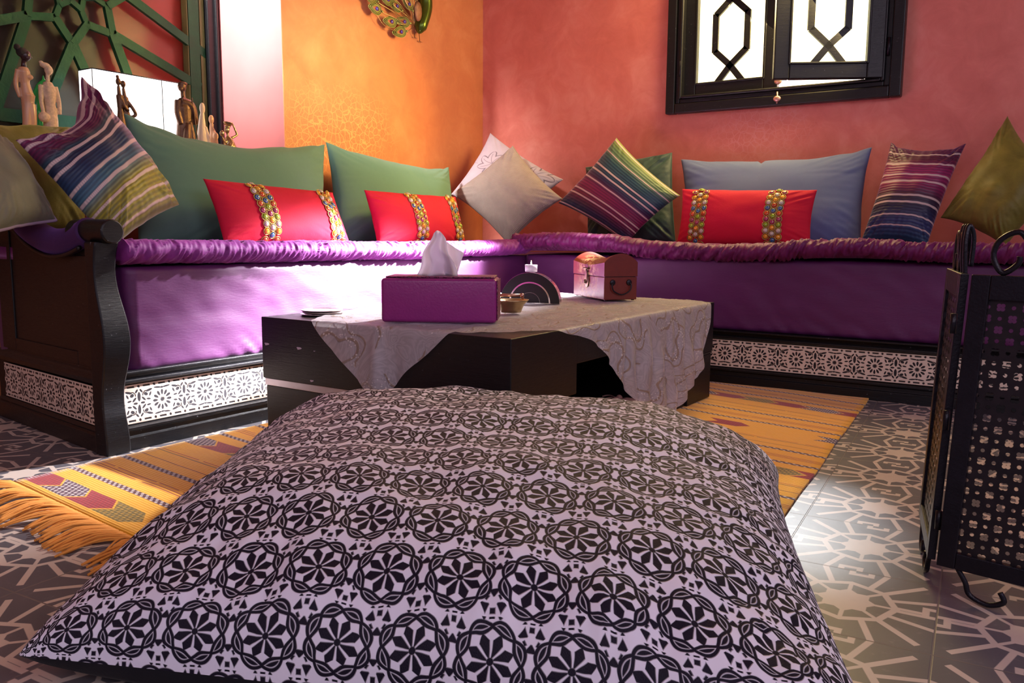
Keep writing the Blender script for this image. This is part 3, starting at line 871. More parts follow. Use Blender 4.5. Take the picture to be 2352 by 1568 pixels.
# ------------------------------------------------------------------ pillows
def pillow_fn(c, thick, front=None, pinch=.06, back=.5, seed=0, wr=1.0, sag=.2, expo=.5, dip=None):
    """c = [bottom left, bottom right, top right, top left] world points as seen from the room"""
    BL, BR, TR, TL = [Vector(p) for p in c]
    n = ((BR-BL)+(TR-TL)).cross((TL-BL)+(TR-BR)).normalized()
    if n.dot(CAM-BL) < 0: n = -n
    W_ = ((BR-BL).length+(TR-TL).length)/2; H_ = ((TL-BL).length+(TR-BR).length)/2
    def P(u, v, side=1):
        uu = u*(1-pinch*(1-v*v)); vv = v*(1-pinch*(1-u*u))
        uu += .010*nz(v*3, seed, side*0)*(1-abs(v)); vv += .014*nz(u*4, seed+9)*(1-v*v*0)*(1-abs(u))
        if dip: vv -= dip(u)*max(0, (v+.2)/1.2)**1.5
        a, b = (uu+1)/2, (vv+1)/2
        p = BL*(1-a)*(1-b)+BR*a*(1-b)+TR*a*b+TL*(1-a)*b
        g = max(0, (1-abs(u)**2.4)*(1-abs(v)**2.4))
        h = thick*(g**expo)*(1-sag*v*.5)
        # wrinkles radiating from the corners and along the seams
        cr = (abs(u)*abs(v))**2
        edge = (1-g)
        w = wr*thick*(.07*nz(u*2.2+seed, v*2.2, 1)+.30*cr*nz((u-v)*9*(1 if u*v > 0 else 0)+(u+v)*9*(1 if u*v <= 0 else 0), seed, 2)
            + .03*edge*nz(u*12+seed, v*2, 4)*(1 if abs(v) > abs(u) else 0)+.03*edge*nz(u*2, v*12+seed, 4)*(1 if abs(u) >= abs(v) else 0))
        w *= min(1, g*6)
        return p+n*((h+w) if side > 0 else -(h*back+w*.3))
    return P, n, W_, H_
def pillow(name, label, c, thick, mat, nu=64, pinch=.06, back=.5, seed=0, wr=1.0, sag=.2, expo=.5, group=None, rotuv=False, piping=None, dip=None):
    P, n, W_, H_ = pillow_fn(c, thick, None, pinch, back, seed, wr, sag, expo, interp(dip) if dip else None)
    root = thing(name, label, 'pillow', (Vector(c[0])+Vector(c[1]))/2, 0, group)
    def f(t): # denser near the seams
        u = t*2-1; return math.sin(u*PI/2)*.45+u*.55
    uvf = lambda a, b: ((f(b)*H_/2, f(a)*W_/2) if rotuv else (f(a)*W_/2, f(b)*H_/2))
    bm = grid(nu, nu, lambda a, b: P(f(a), f(b), 1), uvf)
    grid(nu, nu, lambda a, b: P(f(1-a), f(b), -1), lambda a, b: uvf(1-a, b), bm=bm)
    bmesh.ops.remove_doubles(bm, verts=bm.verts[:], dist=.0004)
    o = obj('cover', fixn(bm), mat, root, True, local=False)
    if piping:
        pts = []; N = 40
        for k in range(N): pts.append(P(-1+2*k/N, -1, 1))
        for k in range(N): pts.append(P(1, -1+2*k/N, 1))
        for k in range(N): pts.append(P(1-2*k/N, 1, 1))
        for k in range(N): pts.append(P(-1, 1-2*k/N, 1))
        bm = bmesh.new(); tube(bm, pts, piping[1], 6, closed=True)
        obj('piping', bm, piping[0], root, True, local=False)
    return root, P, n, W_, H_
GEM = [plain('bead_'+n, c, .15, 0, .2, 60, 0, coat=.8) for n, c in (('red', (.6, .05, .01)), ('green', (.25, .45, .01)), ('orange', (.85, .35, .01)), ('blue', (.01, .12, .32)), ('magenta', (.35, .01, .12)), ('clear', (.6, .55, .5)))]
def band(root, P, n, W_, H_, uc, width=.078, v0=-.93, v1=.95):
    bm = bmesh.new()
    pitch = width/3; rows = int(H_*(v1-v0)/2/(pitch*.9)); k = 0
    for r in range(rows+1):
        for c in (-1, 0, 1):
            vv = v0+(v1-v0)*(r+(0.5 if c == 0 else 0))/(rows+.5); uu = uc+c*pitch*.94/W_*2
            if vv > v1+.005: continue
            e = .01; p = P(uu, vv)+n*.003
            tu = (P(uu+e, vv)-P(uu-e, vv)).normalized(); tv = (P(uu, vv+e)-P(uu, vv-e)).normalized(); nn = tu.cross(tv).normalized()
            if nn.dot(n) < 0: nn = -nn
            tv = nn.cross(tu)
            R = pitch*.46
            ring = [p+(tu*math.cos(2*PI*i/14)+tv*math.sin(2*PI*i/14))*R for i in range(14)]
            tube(bm, ring, .0018, 5, closed=True, mi=0)
            mi = 1+(r*2+(c+1)*3+(r//2)) % 6
            rot = Matrix((tu, tv, nn)).transposed()
            ball(bm, p+nn*.001, R*.78, R*.78, .0046, 10, mi, rot); k += 1
            ring = [p+nn*.0042+(tu*math.cos(2*PI*i/10)+tv*math.sin(2*PI*i/10))*R*.45 for i in range(10)]
            tube(bm, ring, .0010, 4, closed=True, mi=0)
    obj('beaded_trim', bm, [goldM]+GEM, root, True, local=False)
# -- back cushions along the amber wall
def QX(xb, xt, px): return [PX(xb, *px[0]), PX(xb, *px[1]), PX(xt, *px[2]), PX(xt, *px[3])]
def QY(yb, yt, px): return [PY(yb, *px[0]), PY(yb, *px[1]), PY(yt, *px[2]), PY(yt, *px[3])]
pillow('back_pillow', 'large sage green back pillow behind the striped pillow, nearest the niche figurines', QX(.33, .13, [(318, 566), (742, 566), (746, 332), (284, 260)]), .085, tealM, pinch=.03, seed=1, back=.8, sag=.3, dip=[(-1, 0), (-.8, .14), (-.5, .27), (0, .31), (.5, .18), (.9, .05), (1, 0)])
pillow('back_pillow', 'sage green back pillow against the amber wall, beside the corner', QX(.33, .13, [(772, 566), (1050, 564), (1031, 384), (748, 326)]), .085, tealM, pinch=.05, seed=2, back=.8, sag=.3, dip=[(-1, 0), (-.7, .09), (0, .14), (.5, .15), (.85, .08), (1, 0)])
pillow('back_pillow', 'slate blue back pillow under the window, behind a red bolster', QY(-.33, -.13, [(1572, 566), (1978, 566), (2003, 338), (1564, 366)]), .085, blueM, pinch=.04, seed=3, back=.8, sag=.3, dip=[(-1, 0), (-.6, .10), (-.12, .14), (-.08, .20), (-.04, .14), (.4, .17), (.8, .10), (1, 0)])
# -- red bolsters
for lab, q, s, bands in (
    ('red lumbar pillow with two beaded bands, in front of the largest sage green pillow', QX(.50, .44, [(515, 562), (804, 562), (764, 442), (466, 410)]), 4, (-.40, .73)),
    ('red lumbar pillow with beaded bands, behind the tissue box, nearer the corner', QX(.50, .44, [(868, 566), (1070, 566), (1046, 452), (836, 436)]), 5, (-.20, .74)),
    ('red lumbar pillow with two beaded bands in front of the slate blue pillow', QY(-.50, -.44, [(1551, 570), (1862, 570), (1877, 436), (1567, 434)]), 6, (-.66, .50))):
    t = pillow('lumbar_pillow', lab, q, .058, redM, pinch=.04, seed=s, back=.8, wr=.9, group=None)
    for b in bands: band(*t, b)
# -- corner pillows
pillow('throw_pillow', 'pale pillow with drawn lilies standing on its corner in the room corner', [PY(-.26, 1160, 548), PY(-.18, 1294, 412), PY(-.10, 1126, 305), PX(.12, 1036, 446)], .06, floralM, seed=7, pinch=.085)
pillow('throw_pillow', 'beige woven pillow on its corner, leaning on the lily-patterned pillow', [PY(-.42, 1168, 562), PY(-.34, 1292, 456), PY(-.26, 1178, 334), PY(-.42, 1038, 444)], .075, burlapM, seed=8, pinch=.085)
pillow('throw_pillow', 'dark teal crushed velvet pillow behind the navy and maroon striped pillow', [PY(-.26, 1350, 556), PY(-.26, 1552, 556), PY(-.10, 1544, 350), PY(-.10, 1345, 384)], .06, darktealM, seed=9, pinch=.03, wr=2.2)
pillow('throw_pillow', 'navy and maroon striped pillow, yellow window light coloured onto one edge, standing on its corner left of the window pillows', [PY(-.42, 1440, 560), PY(-.36, 1562, 449), PY(-.24, 1416, 316), PY(-.36, 1282, 466)], .07, stripeB, seed=10, pinch=.075, rotuv=True)
pillow('throw_pillow', 'maroon and indigo striped pillow right of the slate blue pillow', [PY(-.42, 1978, 553), PY(-.40, 2128, 568), PY(-.24, 2218, 332), PY(-.26, 2046, 330)], .075, stripeC, seed=11, pinch=.06, wr=1.6, dip=[(-1, -.02), (-.7, .07), (0, .10), (.7, .07), (1, -.02)])
pillow('throw_pillow', 'large olive velvet pillow on its corner at the right end of the window bench', [PY(-.40, 2310, 566), PY(-.36, 2440, 430), PY(-.14, 2314, 266), PY(-.36, 2160, 500)], .09, oliveM, seed=12, pinch=.085, wr=1.8)
# -- left end pillows
pillow('throw_pillow', 'big striped velvet pillow in plum, navy and gold leaning by the scrolled arm', [PX(.60, 262, 566), PX(.52, 412, 470), PX(.26, 188, 176), PX(.42, 36, 322)], .085, stripeA, seed=13, pinch=.05, wr=1.8, piping=None, nu=80, dip=[(-1, 0), (-.75, .12), (-.3, .30), (.1, .34), (.6, .18), (1, 0)])
pillow('throw_pillow', 'grey green velvet pillow with cord piping at the far left behind the arm', [PX(.56, -40, 540), PX(.46, 128, 506), PX(.34, 6, 318), PX(.34, -150, 300)], .07, greyoliveM, seed=14, pinch=.04, wr=1.6, piping=(plain('lilac_cord', (.30, .22, .33), .7), .005))
pillow('throw_pillow', 'olive velvet pillow behind the big striped pillow, below the carved women', [PX(.30, -90, 520), PX(.30, 200, 540), PX(.12, 165, 292), PX(.12, -110, 286)], .08, oliveM, seed=15, pinch=.04, wr=1.5)

# ------------------------------------------------------------------ rug
rc = [Vector((2.335, -2.98)), Vector((2.168, -.725)), Vector((.80, -.42)), Vector((.775, -2.885))]
NE, FE, FW, NW = rc                    # near-east, far-east, far-west, near-west
NE = Vector((2.33, -3.02))
def rugp(u, v):   # u 0 west..1 east, v 0 near (fringe)..1 far
    p = (NW*(1-u)+NE*u)*(1-v)+(FW*(1-u)+FE*u)*v
    z = .0065+.002*nz(p.x*5, p.y*5)
    wav = .006*nz(v*8, 2)*(1 if u > .5 else -1)*(abs(u-.5)*2)**4
    return Vector((p.x+wav, p.y, z))
rg = thing('kilim_rug', 'golden yellow flatwoven rug with dark red and white bands on the tiled floor', 'rug', (1.5, -1.7, 0))
bm = grid(60, 110, rugp, lambda u, v: (u*1.45, v*2.4))
r = bmesh.ops.extrude_face_region(bm, geom=bm.faces[:])
for g in r['geom']:
    if isinstance(g, bmesh.types.BMVert): g.co.z = .0005
obj('woven_field', fixn(bm), kilimM, rg, True, local=False)
bm = bmesh.new(); tube(bm, [rugp(i/60, 1)+Vector((0, .004, .002)) for i in range(61)], [.011+.0022*nz(i*1.7) for i in range(61)], 8)
obj('hem', bm, hemM, rg, True, local=False)
bm = bmesh.new(); rnd = random.Random(3)
cl = 0
for i in range(300):
    u = (i+rnd.random())/300*1.0
    clump = math.floor(u*42); rr = random.Random(clump)
    du = (rr.random()-.5)*.05+((clump+.5)/42-u)*.55; ln = .075+rr.random()*.04+rnd.random()*.02
    p = rugp(u, 0); q = p+Vector((du*1.3+(rnd.random()-.5)*.018-.012, -ln, 0)); mid = p.lerp(q, .5)+Vector(((rnd.random()-.5)*.012, 0, .006+rnd.random()*.009))
    p.z = .007; q.z = .0025+rnd.random()*.004
    tube(bm, spline([p, mid, q], 4), [.0022]*9, 5)
tag(obj('fringe', bm, fringeM, rg, True, local=False), kind='stuff')

# ------------------------------------------------------------------ low table
TX0, TX1, TY0, TY1, TZ = .900, 1.712, -2.280, -1.030, .335
tb = thing('coffee_table', 'low black-brown wooden block table with open sides, in the middle of the rug', 'table', (1.3, -1.65, 0))
def wbox(name, b, par=tb, m=tablewood, bv=.002):
    o = obj(name, boxes([b]), m, par, False, local=False); bevel(o, bv); return o
wbox('tabletop', (TX0+.001, TX1-.001, -1.9845, -1.2405, .243, TZ))
wbox('leg_block', (TX0, TX1, TY0, -1.985, .168, TZ)); wbox('leg_block', (TX0, TX1, -1.24, TY1, .168, TZ))
wbox('leg_block', (TX0+.006, TX1-.003, TY0+.006, -1.985, .008, .148)); wbox('leg_block', (TX0+.006, TX1-.003, -1.24, TY1-.006, .008, .160))
stripM = plain('brushed_aluminium', (.5, .46, .52), .35, .8)
wbox('metal_strip', (TX0+.003, TX1-.02, TY0+.004, -1.99, .1485, .1675), tb, stripM, .001)
wbox('metal_strip', (TX0+.003, TX1-.002, -1.238, TY1-.004, .1605, .1675), tb, darkM, .001)
wbox('lower_shelf', (TX0+.02, TX1-.012, -1.984, -1.241, .008, .062))
wbox('middle_panel', (TX0+.30, TX0+.32, -1.984, -1.241, .062, .242))
# chipped paint flecks
chipM = plain('chipped_lilac_primer', (.5, .42, .52), .6)
for px, py, w in ((612, 789, .016), (686, 799, .016), (722, 806, .006), (716, 874, .012)):
    p = PY(TY0-.0006, px, py); bm = bmesh.new()
    pts = [(p.x+math.cos(a)*w*(.5+.4*nz(a*3, w*90)), p.z+math.sin(a)*w*.35*(.6+.8*nz(a*4, w*50, 4))) for a in [2*PI*k/9 for k in range(9)]]
    prism(bm, pts, lambda a, b, d: Vector((a, d, b)), TY0-.0008, TY0+.001)
    obj('paint_chip', fixn(bm), chipM, tb, False, local=False)
# tablecloth
def cloth():
    # square turned 45 degrees: apexes hang over the front face and over the right face
    R0 = .012; n = 170
    def C2(l): return [Vector((p[0], p[1])) for p in l]
    def sp2(l): 
        q = [Vector((a.x, a.y, 0)) for a in C2(l)]; q = spline(q, 12)
        L = [0.]
        for a, b in zip(q, q[1:]): L.append(L[-1]+(b-a).length)
        def g(t):
            x = t*L[-1]
            for i in range(len(L)-1):
                if x <= L[i+1]+1e-9: k = (x-L[i])/(L[i+1]-L[i]); v = q[i].lerp(q[i+1], k); return Vector((v.x, v.y))
            return Vector((q[-1].x, q[-1].y))
        return g
    near = sp2([(1.335, -2.478), (1.42, -2.40), (1.553, -2.285), (1.700, -2.14), (1.775, -1.92), (1.95, -1.73), (2.03, -1.58), (2.035, -1.47)])
    right = sp2([(2.035, -1.47), (1.965, -1.30), (1.90, -1.20), (1.712, -1.095), (1.58, -1.02), (1.35, -.93), (1.10, -.84)])
    left = sp2([(1.335, -2.478), (1.235, -2.40), (1.102, -2.285), (1.02, -2.12), (.96, -1.95), (.87, -1.75), (.76, -1.55)])
    back = sp2([(.76, -1.55), (.86, -1.30), (.98, -1.05), (1.10, -.84)])
    side = 1.0
    def U(s, t):
        a = near(s)*(1-t)+back(s)*t; b = left(t)*(1-s)+right(t)*s
        c = near(0)*(1-s)*(1-t)+near(1)*s*(1-t)+back(0)*(1-s)*t+back(1)*s*t
        return a+b-c
    def fold(p):
        x, y = p; z = TZ+.0035
        z += .0035*max(0, nz(x*14, y*14, 3)+.3)+.0025*nz(x*34, y*30, 7)
        ox = x-TX1; oy = TY0-y
        if ox > 0:
            wv = .016*math.sin(y*38+3*nz(y*5, 1)+ox*5)*min(1, ox*7)+.014*nz(y*22, ox*9, 2)*min(1, ox*8)
            a = min(ox/R0, PI/2)
            X_ = TX1+R0*math.sin(a)*.6+.006+abs(wv)*.9+ox*.09; z = TZ+.004-R0*(1-math.cos(a))-max(0, ox-R0*PI/2)*.97
            return Vector((X_, y+.010*math.sin(ox*30)*min(1, ox*6)-ox*.05, z))
        if oy > 0:
            wv = .006*math.sin(x*40+1.5*nz(x*6, 8))*min(1, oy*8)
            ridge = .018*math.exp(-((x-1.335)/.018)**2)*min(1, oy*12)
            a = min(oy/R0, PI/2)
            Y_ = TY0-R0*math.sin(a)*.6-.004-abs(wv)-ridge-oy*.02; z = TZ+.004-R0*(1-math.cos(a))-max(0, oy-R0*PI/2)*.98
            return Vector((x, Y_, z))
        if x < TX0: ox = TX0-x; return Vector((TX0-.006-abs(.01*math.sin(y*30))*min(1, ox*8), y, TZ+.003-ox*.97))
        if y > TY1: oy = y-TY1; return Vector((x, TY1+.006+abs(.01*math.sin(x*30))*min(1, oy*8), TZ+.003-oy*.97))
        return Vector((x, y, z))
    def P(s, t):
        e = min(s, 1-s, t, 1-t); p = U(s, t)
        p = p+Vector((nz(s*14, t*14, 5), nz(s*14, t*14, 9)))*.006*max(0, 1-e*8)
        return fold(p)
    bm = grid(n, n, P, lambda s, t: (s*side, t*side)); return bm
tc = obj('tablecloth', fixn(cloth()), organzaM); tag(tc, 'sheer ivory organza cloth with beaded embroidery draped over the low table', 'tablecloth')
CZ = TZ+.0085
# tassel under the table
bm = bmesh.new(); p0 = PZ(.070, 1372, 920)
ts = tag(obj('tassel', (lambda b: (tube(b, spline([p0, p0+Vector((.03, .03, .008)), p0+Vector((.05, .015, .004))], 5), .0022, 6), ball(b, p0+Vector((.055, .01, .006)), .011), ball(b, p0+Vector((.052, .04, .008)), .010),
    tube(b, spline([p0+Vector((.05, .035, .006)), p0+Vector((.01, .06, .008)), p0+Vector((-.01, .05, .004))], 5), .0022, 6), tube(b, [p0+Vector((.063, .012, .006)), p0+Vector((.085, .02, .006)), p0+Vector((.13, .03, .002))], [.004, .011, .014], 8), b)[-1])(bm),
    plain('pink_silk_cord', (.42, .22, .2), .6)), 'pink beaded tassel lying on the lower shelf of the table', 'tassel')

# tissue box
leather = plain('magenta_leatherette', (.25, .018, .17), .38, 0, .12, 30, .3)
def mat_emboss():
    m = Mat('embossed_plum_leather'); v = m.coord(); d = m.voro(v, 90, 'DISTANCE_TO_EDGE'); n = m.noise(v, 60, 3, .6, 2)
    col = m.mix(d.lt(.07), (.20, .02, .10), (.04, .008, .02)); m.bump(d.min(.15)*4+n*.4, .7, .003); return m.set(col, .35)
emboss = mat_emboss()
a = math.atan2(.517, .856)
tz = thing('tissue_box', 'magenta leather tissue box with a white tissue pulled out, on the tablecloth', 'tissue box', (1.432-.5165*.0, -2.181, CZ), math.atan2(.145, .240))
def rbox(x0, x1, y0, y1, z0, z1, r, seg=4):
    bm = boxes([(x0, x1, y0, y1, z0, z1)]); bmesh.ops.bevel(bm, geom=bm.edges[:], offset=r, segments=seg, affect='EDGES', profile=.5); return bm
obj('box_body', rbox(-.142, .142, .004, .135, 0, .108, .009), leather, tz)
obj('embossed_lid', rbox(-.132, .136, .016, .130, .1085, .1125, .0018, 2), emboss, tz)
obj('embossed_side', rbox(.1422, .1445, .010, .130, .006, .104, .001, 2), emboss, tz)
def tissue():
    bm = bmesh.new()
    prof = [(0, -.042, .042), (.03, -.034, .034), (.06, -.024, .026), (.085, -.014, .017), (.108, -.004, .010), (.113, 0, .008)]
    n = 40
    def P(a, b):
        z = .112+.113*b; w = .048*(1-b)**.85+.006+.004*b; t = (a*2-1)
        x = -.012+t*w+.004*math.sin(b*9); y = .072+.016*(1-b*.6)*math.sin(t*5.2)+.004*math.sin(b*12+t*4)
        return Vector((x, y, z-.006*abs(t)*b))
    grid(n, 16, P, bm=bm)
    def Q(a, b):
        t = a; z = .112+(.085-.028*t+.0)*b; x = .006+t*(.030+.018*b); y = .088+.012*math.sin(t*4+b*2)+.01*b
        return Vector((x, y, z))
    grid(16, 14, Q, bm=bm)
    return bm
mt = Mat('white_tissue_paper'); mt.set((.82, .76, .84), .9, sheen=.2)
tl = mt.node('ShaderNodeBsdfTranslucent'); tl.inputs[0].default_value = (.9, .85, .92, 1); mx = mt.node('ShaderNodeMixShader'); mx.inputs[0].default_value = .4
mt.L(mt.b.outputs[0], mx.inputs[1]); mt.L(tl.outputs[0], mx.inputs[2]); mt.L(mx.outputs[0], mt.out.inputs[0])
o = obj('tissue', tissue(), mt.m, tz); sm = o.modifiers.new('thickness', 'SOLIDIFY'); sm.thickness = .0006

# coasters
cpos = PZ(CZ, 752, 719)
for k, (dx, dy) in enumerate(((0, 0), (.004, .003), (-.003, .004))):
    bm = bmesh.new(); z = k*.0052
    lathe(bm, [(.030, 0), (.052, 0), (.056, .0030), (.058, .0042), (.056, .0048), (.050, .0030), (.030, .0026)], 40)
    o = obj('coaster', fixn(bm), silverM); o.location = (.985+.015+dx, -2.155+dy, TZ+.0005+z)
    tag(o, ['bottom metal coaster of the stack at the front edge of the table', 'middle metal coaster of the stack at the front edge of the table', 'topmost metal coaster of the stack at the front edge of the table'][k], 'coaster', 'stacked metal coasters')

# ashtray
bm = bmesh.new(); lathe(bm, [(.020, 0), (.028, .001), (.031, .010), (.036, .022), (.046, .032), (.050, .036), (.046, .036), (.034, .025), (.027, .010), (.012, .004)], 32)
at = thing('ashtray', 'small fluted brass ashtray with folding rim arms, beside the tissue box', 'ashtray', (1.420, -1.842, CZ))
obj('bowl', fixn(bm), brassM, at)
bm = bmesh.new()
ca, sa = math.cos(.585), math.sin(.585)
def rr(x, y, z): return Vector((x*ca-y*sa, x*sa+y*ca, z))
tube(bm, [rr(-.036, 0, .048), rr(.030, 0, .048)], .0042, 8); 
for s in (-.036, .030): ball(bm, rr(s, -.003, .048), .0062); tube(bm, [rr(s, 0, .047), rr(s*1.12, 0, .037)], .003, 6)
obj('rim_arm', bm, plain('copper_rod', (.5, .28, .22), .3, .9), at)

# candle arch with tealight
ch = thing('candle_holder', 'black and silver semicircular arch candle holder on the low table', 'candle holder', (1.278, -1.515, CZ), .585-.22)
def arch(bm, ro, ri, t, mi=0, y0=0):
    n = 40; pts = [(ro*math.cos(PI*k/n), ro*math.sin(PI*k/n)) for k in range(n+1)]
    if ri > 0: pts += [(ri*math.cos(PI*k/n), ri*math.sin(PI*k/n)) for k in range(n, -1, -1)]
    prism(bm, pts, lambda a, b, d: Vector((a, d, b)), y0-t/2, y0+t/2, mi)
bm = bmesh.new(); arch(bm, .096, .067, .045); o = obj('outer_arch', fixn(bm), darkM, ch, True); autosmooth(o, .5)
bm = bmesh.new(); arch(bm, .0668, .0625, .044); arch(bm, .0965, .0945, .041); o = obj('silver_rim', fixn(bm), plain('polished_chrome', (.8, .74, .7), .12, 1, .05, 10, 0), ch, True); autosmooth(o, .5)
bm = bmesh.new(); arch(bm, .0624, .034, .043); o = obj('inner_arch', fixn(bm), darkM, ch, True); autosmooth(o, .5)
bm = bmesh.new(); arch(bm, .0338, .0322, .042); o = obj('inner_rim', fixn(bm), plain('dark_chrome', (.2, .18, .17), .2, 1), ch, True); autosmooth(o, .5)
bm = bmesh.new(); arch(bm, .0320, 0, .040); o = obj('core', fixn(bm), darkM, ch, True); autosmooth(o, .5)
tlg = thing('tealight', 'small lit white tealight candle standing on top of the arch', 'candle', ch.location+Vector((0, 0, .0985)))
bm = bmesh.new(); lathe(bm, [(.0195, 0), (.020, .022), (.0188, .022), (.0182, .017), (.004, .0165)], 28)
obj('wax_cup', fixn(bm), plain('white_wax', (.75, .65, .78), .4, 0, .1), tlg)
bm = bmesh.new(); tube(bm, [(0, 0, .016), (0, 0, .022)], .0007, 5); obj('wick', bm, darkM, tlg)
bm = bmesh.new(); lathe(bm, [(.0004, .020), (.0020, .0235), (.0022, .026), (.0012, .031), (.0002, .036)], 12); obj('flame', bm, emit('candle_flame', (1, .75, .4), 25), tlg)

# wooden chest
def mat_chest():
    m = Mat('red_brown_lacquer_with_worn_painting'); x, y, z = m.xyz(m.coord()); v = m.coord()
    n = m.noise(v, 18, 5, .65, 1.2); n2 = m.noise(v, 55, 4, .6, 1)
    col = m.mix(n, (.10, .006, .003), (.20, .022, .008))
    pm = ((n2-.46)*7).clamp()*((x.lt(-.055)).max(z.gt(.118)))*(((y-.13).abs()-.07).soft(.05))
    col = m.mix(pm*.75, col, (.50, .36, .14))
    return m.set(col, .38, coat=.15)
chM = mat_chest()
cpt = PZ(CZ, 1387, 691); d1 = (PZ(CZ, 1466, 690.5)-cpt); d1.z = 0
ang = math.atan2(R_.y, R_.x)+.33
cb = thing('wooden_chest', 'small red lacquered wooden chest with curved lid on the tablecloth', 'chest', (cpt.x, cpt.y, CZ), ang)
# local: x along near end (right), y away; origin at near left bottom corner, long side visible is x=0
CW, CL, CH = .120, .255, .078
def R3(lst): b = bmesh.new(); [box(b, *q) for q in lst]; return b
# shift coordinates so material masks work about the centre
o = obj('chest_body', R3([(-.06, CW-.06, 0, CL, .003, CH)]), chM, cb, False); o.location = (.06, 0, 0); bevel(o, .002)
def lid():
    bm = bmesh.new(); nx, ny = 20, 24
    def top(a, b):
        x = -.061+(CW+.002)*a; y = -.001+(CL+.002)*b
        arch_ = .030*math.sin(PI*a)**.8 if 0 < a < 1 else 0
        dip = .018*math.sin(PI*b)**1.2 if 0 < b < 1 else 0
        return Vector((x, y, .126+arch_-dip*(.6+.4*math.sin(PI*a))))
    T = [[bm.verts.new(top(i/nx, j/ny)) for j in range(ny+1)] for i in range(nx+1)]
    Bv = [[bm.verts.new(Vector((v.co.x, v.co.y, CH+.002))) for v in row] for row in T]
    for i in range(nx):
        for j in range(ny):
            bm.faces.new((T[i][j], T[i+1][j], T[i+1][j+1], T[i][j+1])); bm.faces.new((Bv[i][j+1], Bv[i+1][j+1], Bv[i+1][j], Bv[i][j]))
    for i in range(nx): bm.faces.new((T[i+1][0], T[i][0], Bv[i][0], Bv[i+1][0])); bm.faces.new((T[i][ny], T[i+1][ny], Bv[i+1][ny], Bv[i][ny]))
    for j in range(ny): bm.faces.new((T[0][j], T[0][j+1], Bv[0][j+1], Bv[0][j])); bm.faces.new((T[nx][j+1], T[nx][j], Bv[nx][j], Bv[nx][j+1]))
    return fixn(bm)
o = obj('lid', lid(), chM, cb, True); o.location = (.06, 0, 0); autosmooth(o, .6)
bm = bmesh.new(); box(bm, .004, CW-.004, .004, CL-.004, CH-.004, CH+.004); 
for a, b in ((.006, .006), (CW-.014, .006), (.006, CL-.014), (CW-.014, CL-.014)): box(bm, a, a+.008, b, b+.008, 0, .004)
obj('hinge_gap', bm, darkM, cb, False)
bm = bmesh.new()
for yy in (.03, .09): ball(bm, (yy, -.002, .060), .010, .003, .010)
pts = [(.028, -.004, .060), (.025, -.008, .050), (.032, -.009, .032), (.060, -.010, .021), (.088, -.009, .032), (.095, -.008, .050), (.092, -.004, .060)]
tube(bm, spline(pts, 6), .0022, 8); obj('handle', bm, ironM, cb)
bm = bmesh.new(); cy = .135
ball(bm, (-.002, cy, .105), .002, .012, .015); ball(bm, (-.003, cy, .060), .002, .016, .024); ball(bm, (-.006, cy, .075), .003, .010, .026); box(bm, -.011, -.001, cy-.018, cy+.018, .100, .105); ball(bm, (-.009, cy, .058), .006, .006, .007)
obj('clasp', bm, plain('old_brown_brass', (.22, .14, .10), .4, .8), cb)

# ------------------------------------------------------------------ floor cushion in the foreground
fcr = thing('floor_cushion', 'huge white floor cushion with black embroidered rosettes in the foreground', 'cushion', (2.0, -2.9, 0))
def cushion_fn():
    FL = Vector((1.685, -3.335)); FR = Vector((2.72, -3.06)); BR = Vector((2.135, -2.13)); BL = Vector((1.165, -2.36))
    FL, FR, BR, BL = [Vector(p) for p in FC]
    T = FCH
    def P(u, v, side=1):
        pu = .055; pv = .055
        uu = u*(1-pu*(1-v*v)); vv = v*(1-pv*(1-u*u))
        if side > 0 or 1:
            bul = FCB   # belly out over the seams
        a, b = (uu+1)/2, (vv+1)/2
        p = FL*(1-a)*(1-b)+FR*a*(1-b)+BR*a*b+BL*(1-a)*b
        g = max(0, (1-abs(u)**3.0)*(1-abs(v)**3.0))
        h = T*g**.42
        zc = .045+.006*(abs(u*v))**3
        if side > 0:
            tilt = 1+FCT*v
            w = .011*nz(u*3, v*3, 11)+.006*nz(u*8, v*7, 12)
            cr = (abs(u)**2*abs(v)**2)
            w += .022*cr*nz((u-v)*7, 3)+.006*(1-g)*nz(u*22 if abs(v) > abs(u) else v*22, 5)
            z = zc+(h*tilt-.0)+w*min(1, g*5)
        else: z = max(.004, zc-h*.5)
        return Vector((p.x, p.y, z))
    return P, (FR-FL).length, (BL-FL).length
FC = [(1.680, -3.303), (2.600, -2.955), (2.22, -2.00), (1.10, -2.37)]
FCH = .200; FCB = 0; FCT = .16
P, Wc, Hc = cushion_fn()
f = lambda t: math.sin((t*2-1)*PI/2)*.5+(t*2-1)*.5
su, sv = arc(lambda t: P(f(t), 0)), arc(lambda t: P(0, f(t)))
bm = grid(190, 190, lambda a, b: P(f(a), f(b), 1), lambda a, b: (su(a), sv(b)))
obj('embroidered_top', fixn(bm), suzaniM, fcr, True, local=False)
bm = grid(80, 80, lambda a, b: P(f(a), f(b), -1), lambda a, b: (a, b))
obj('black_underside', fixn(bm), blackcloth, fcr, True, local=False)

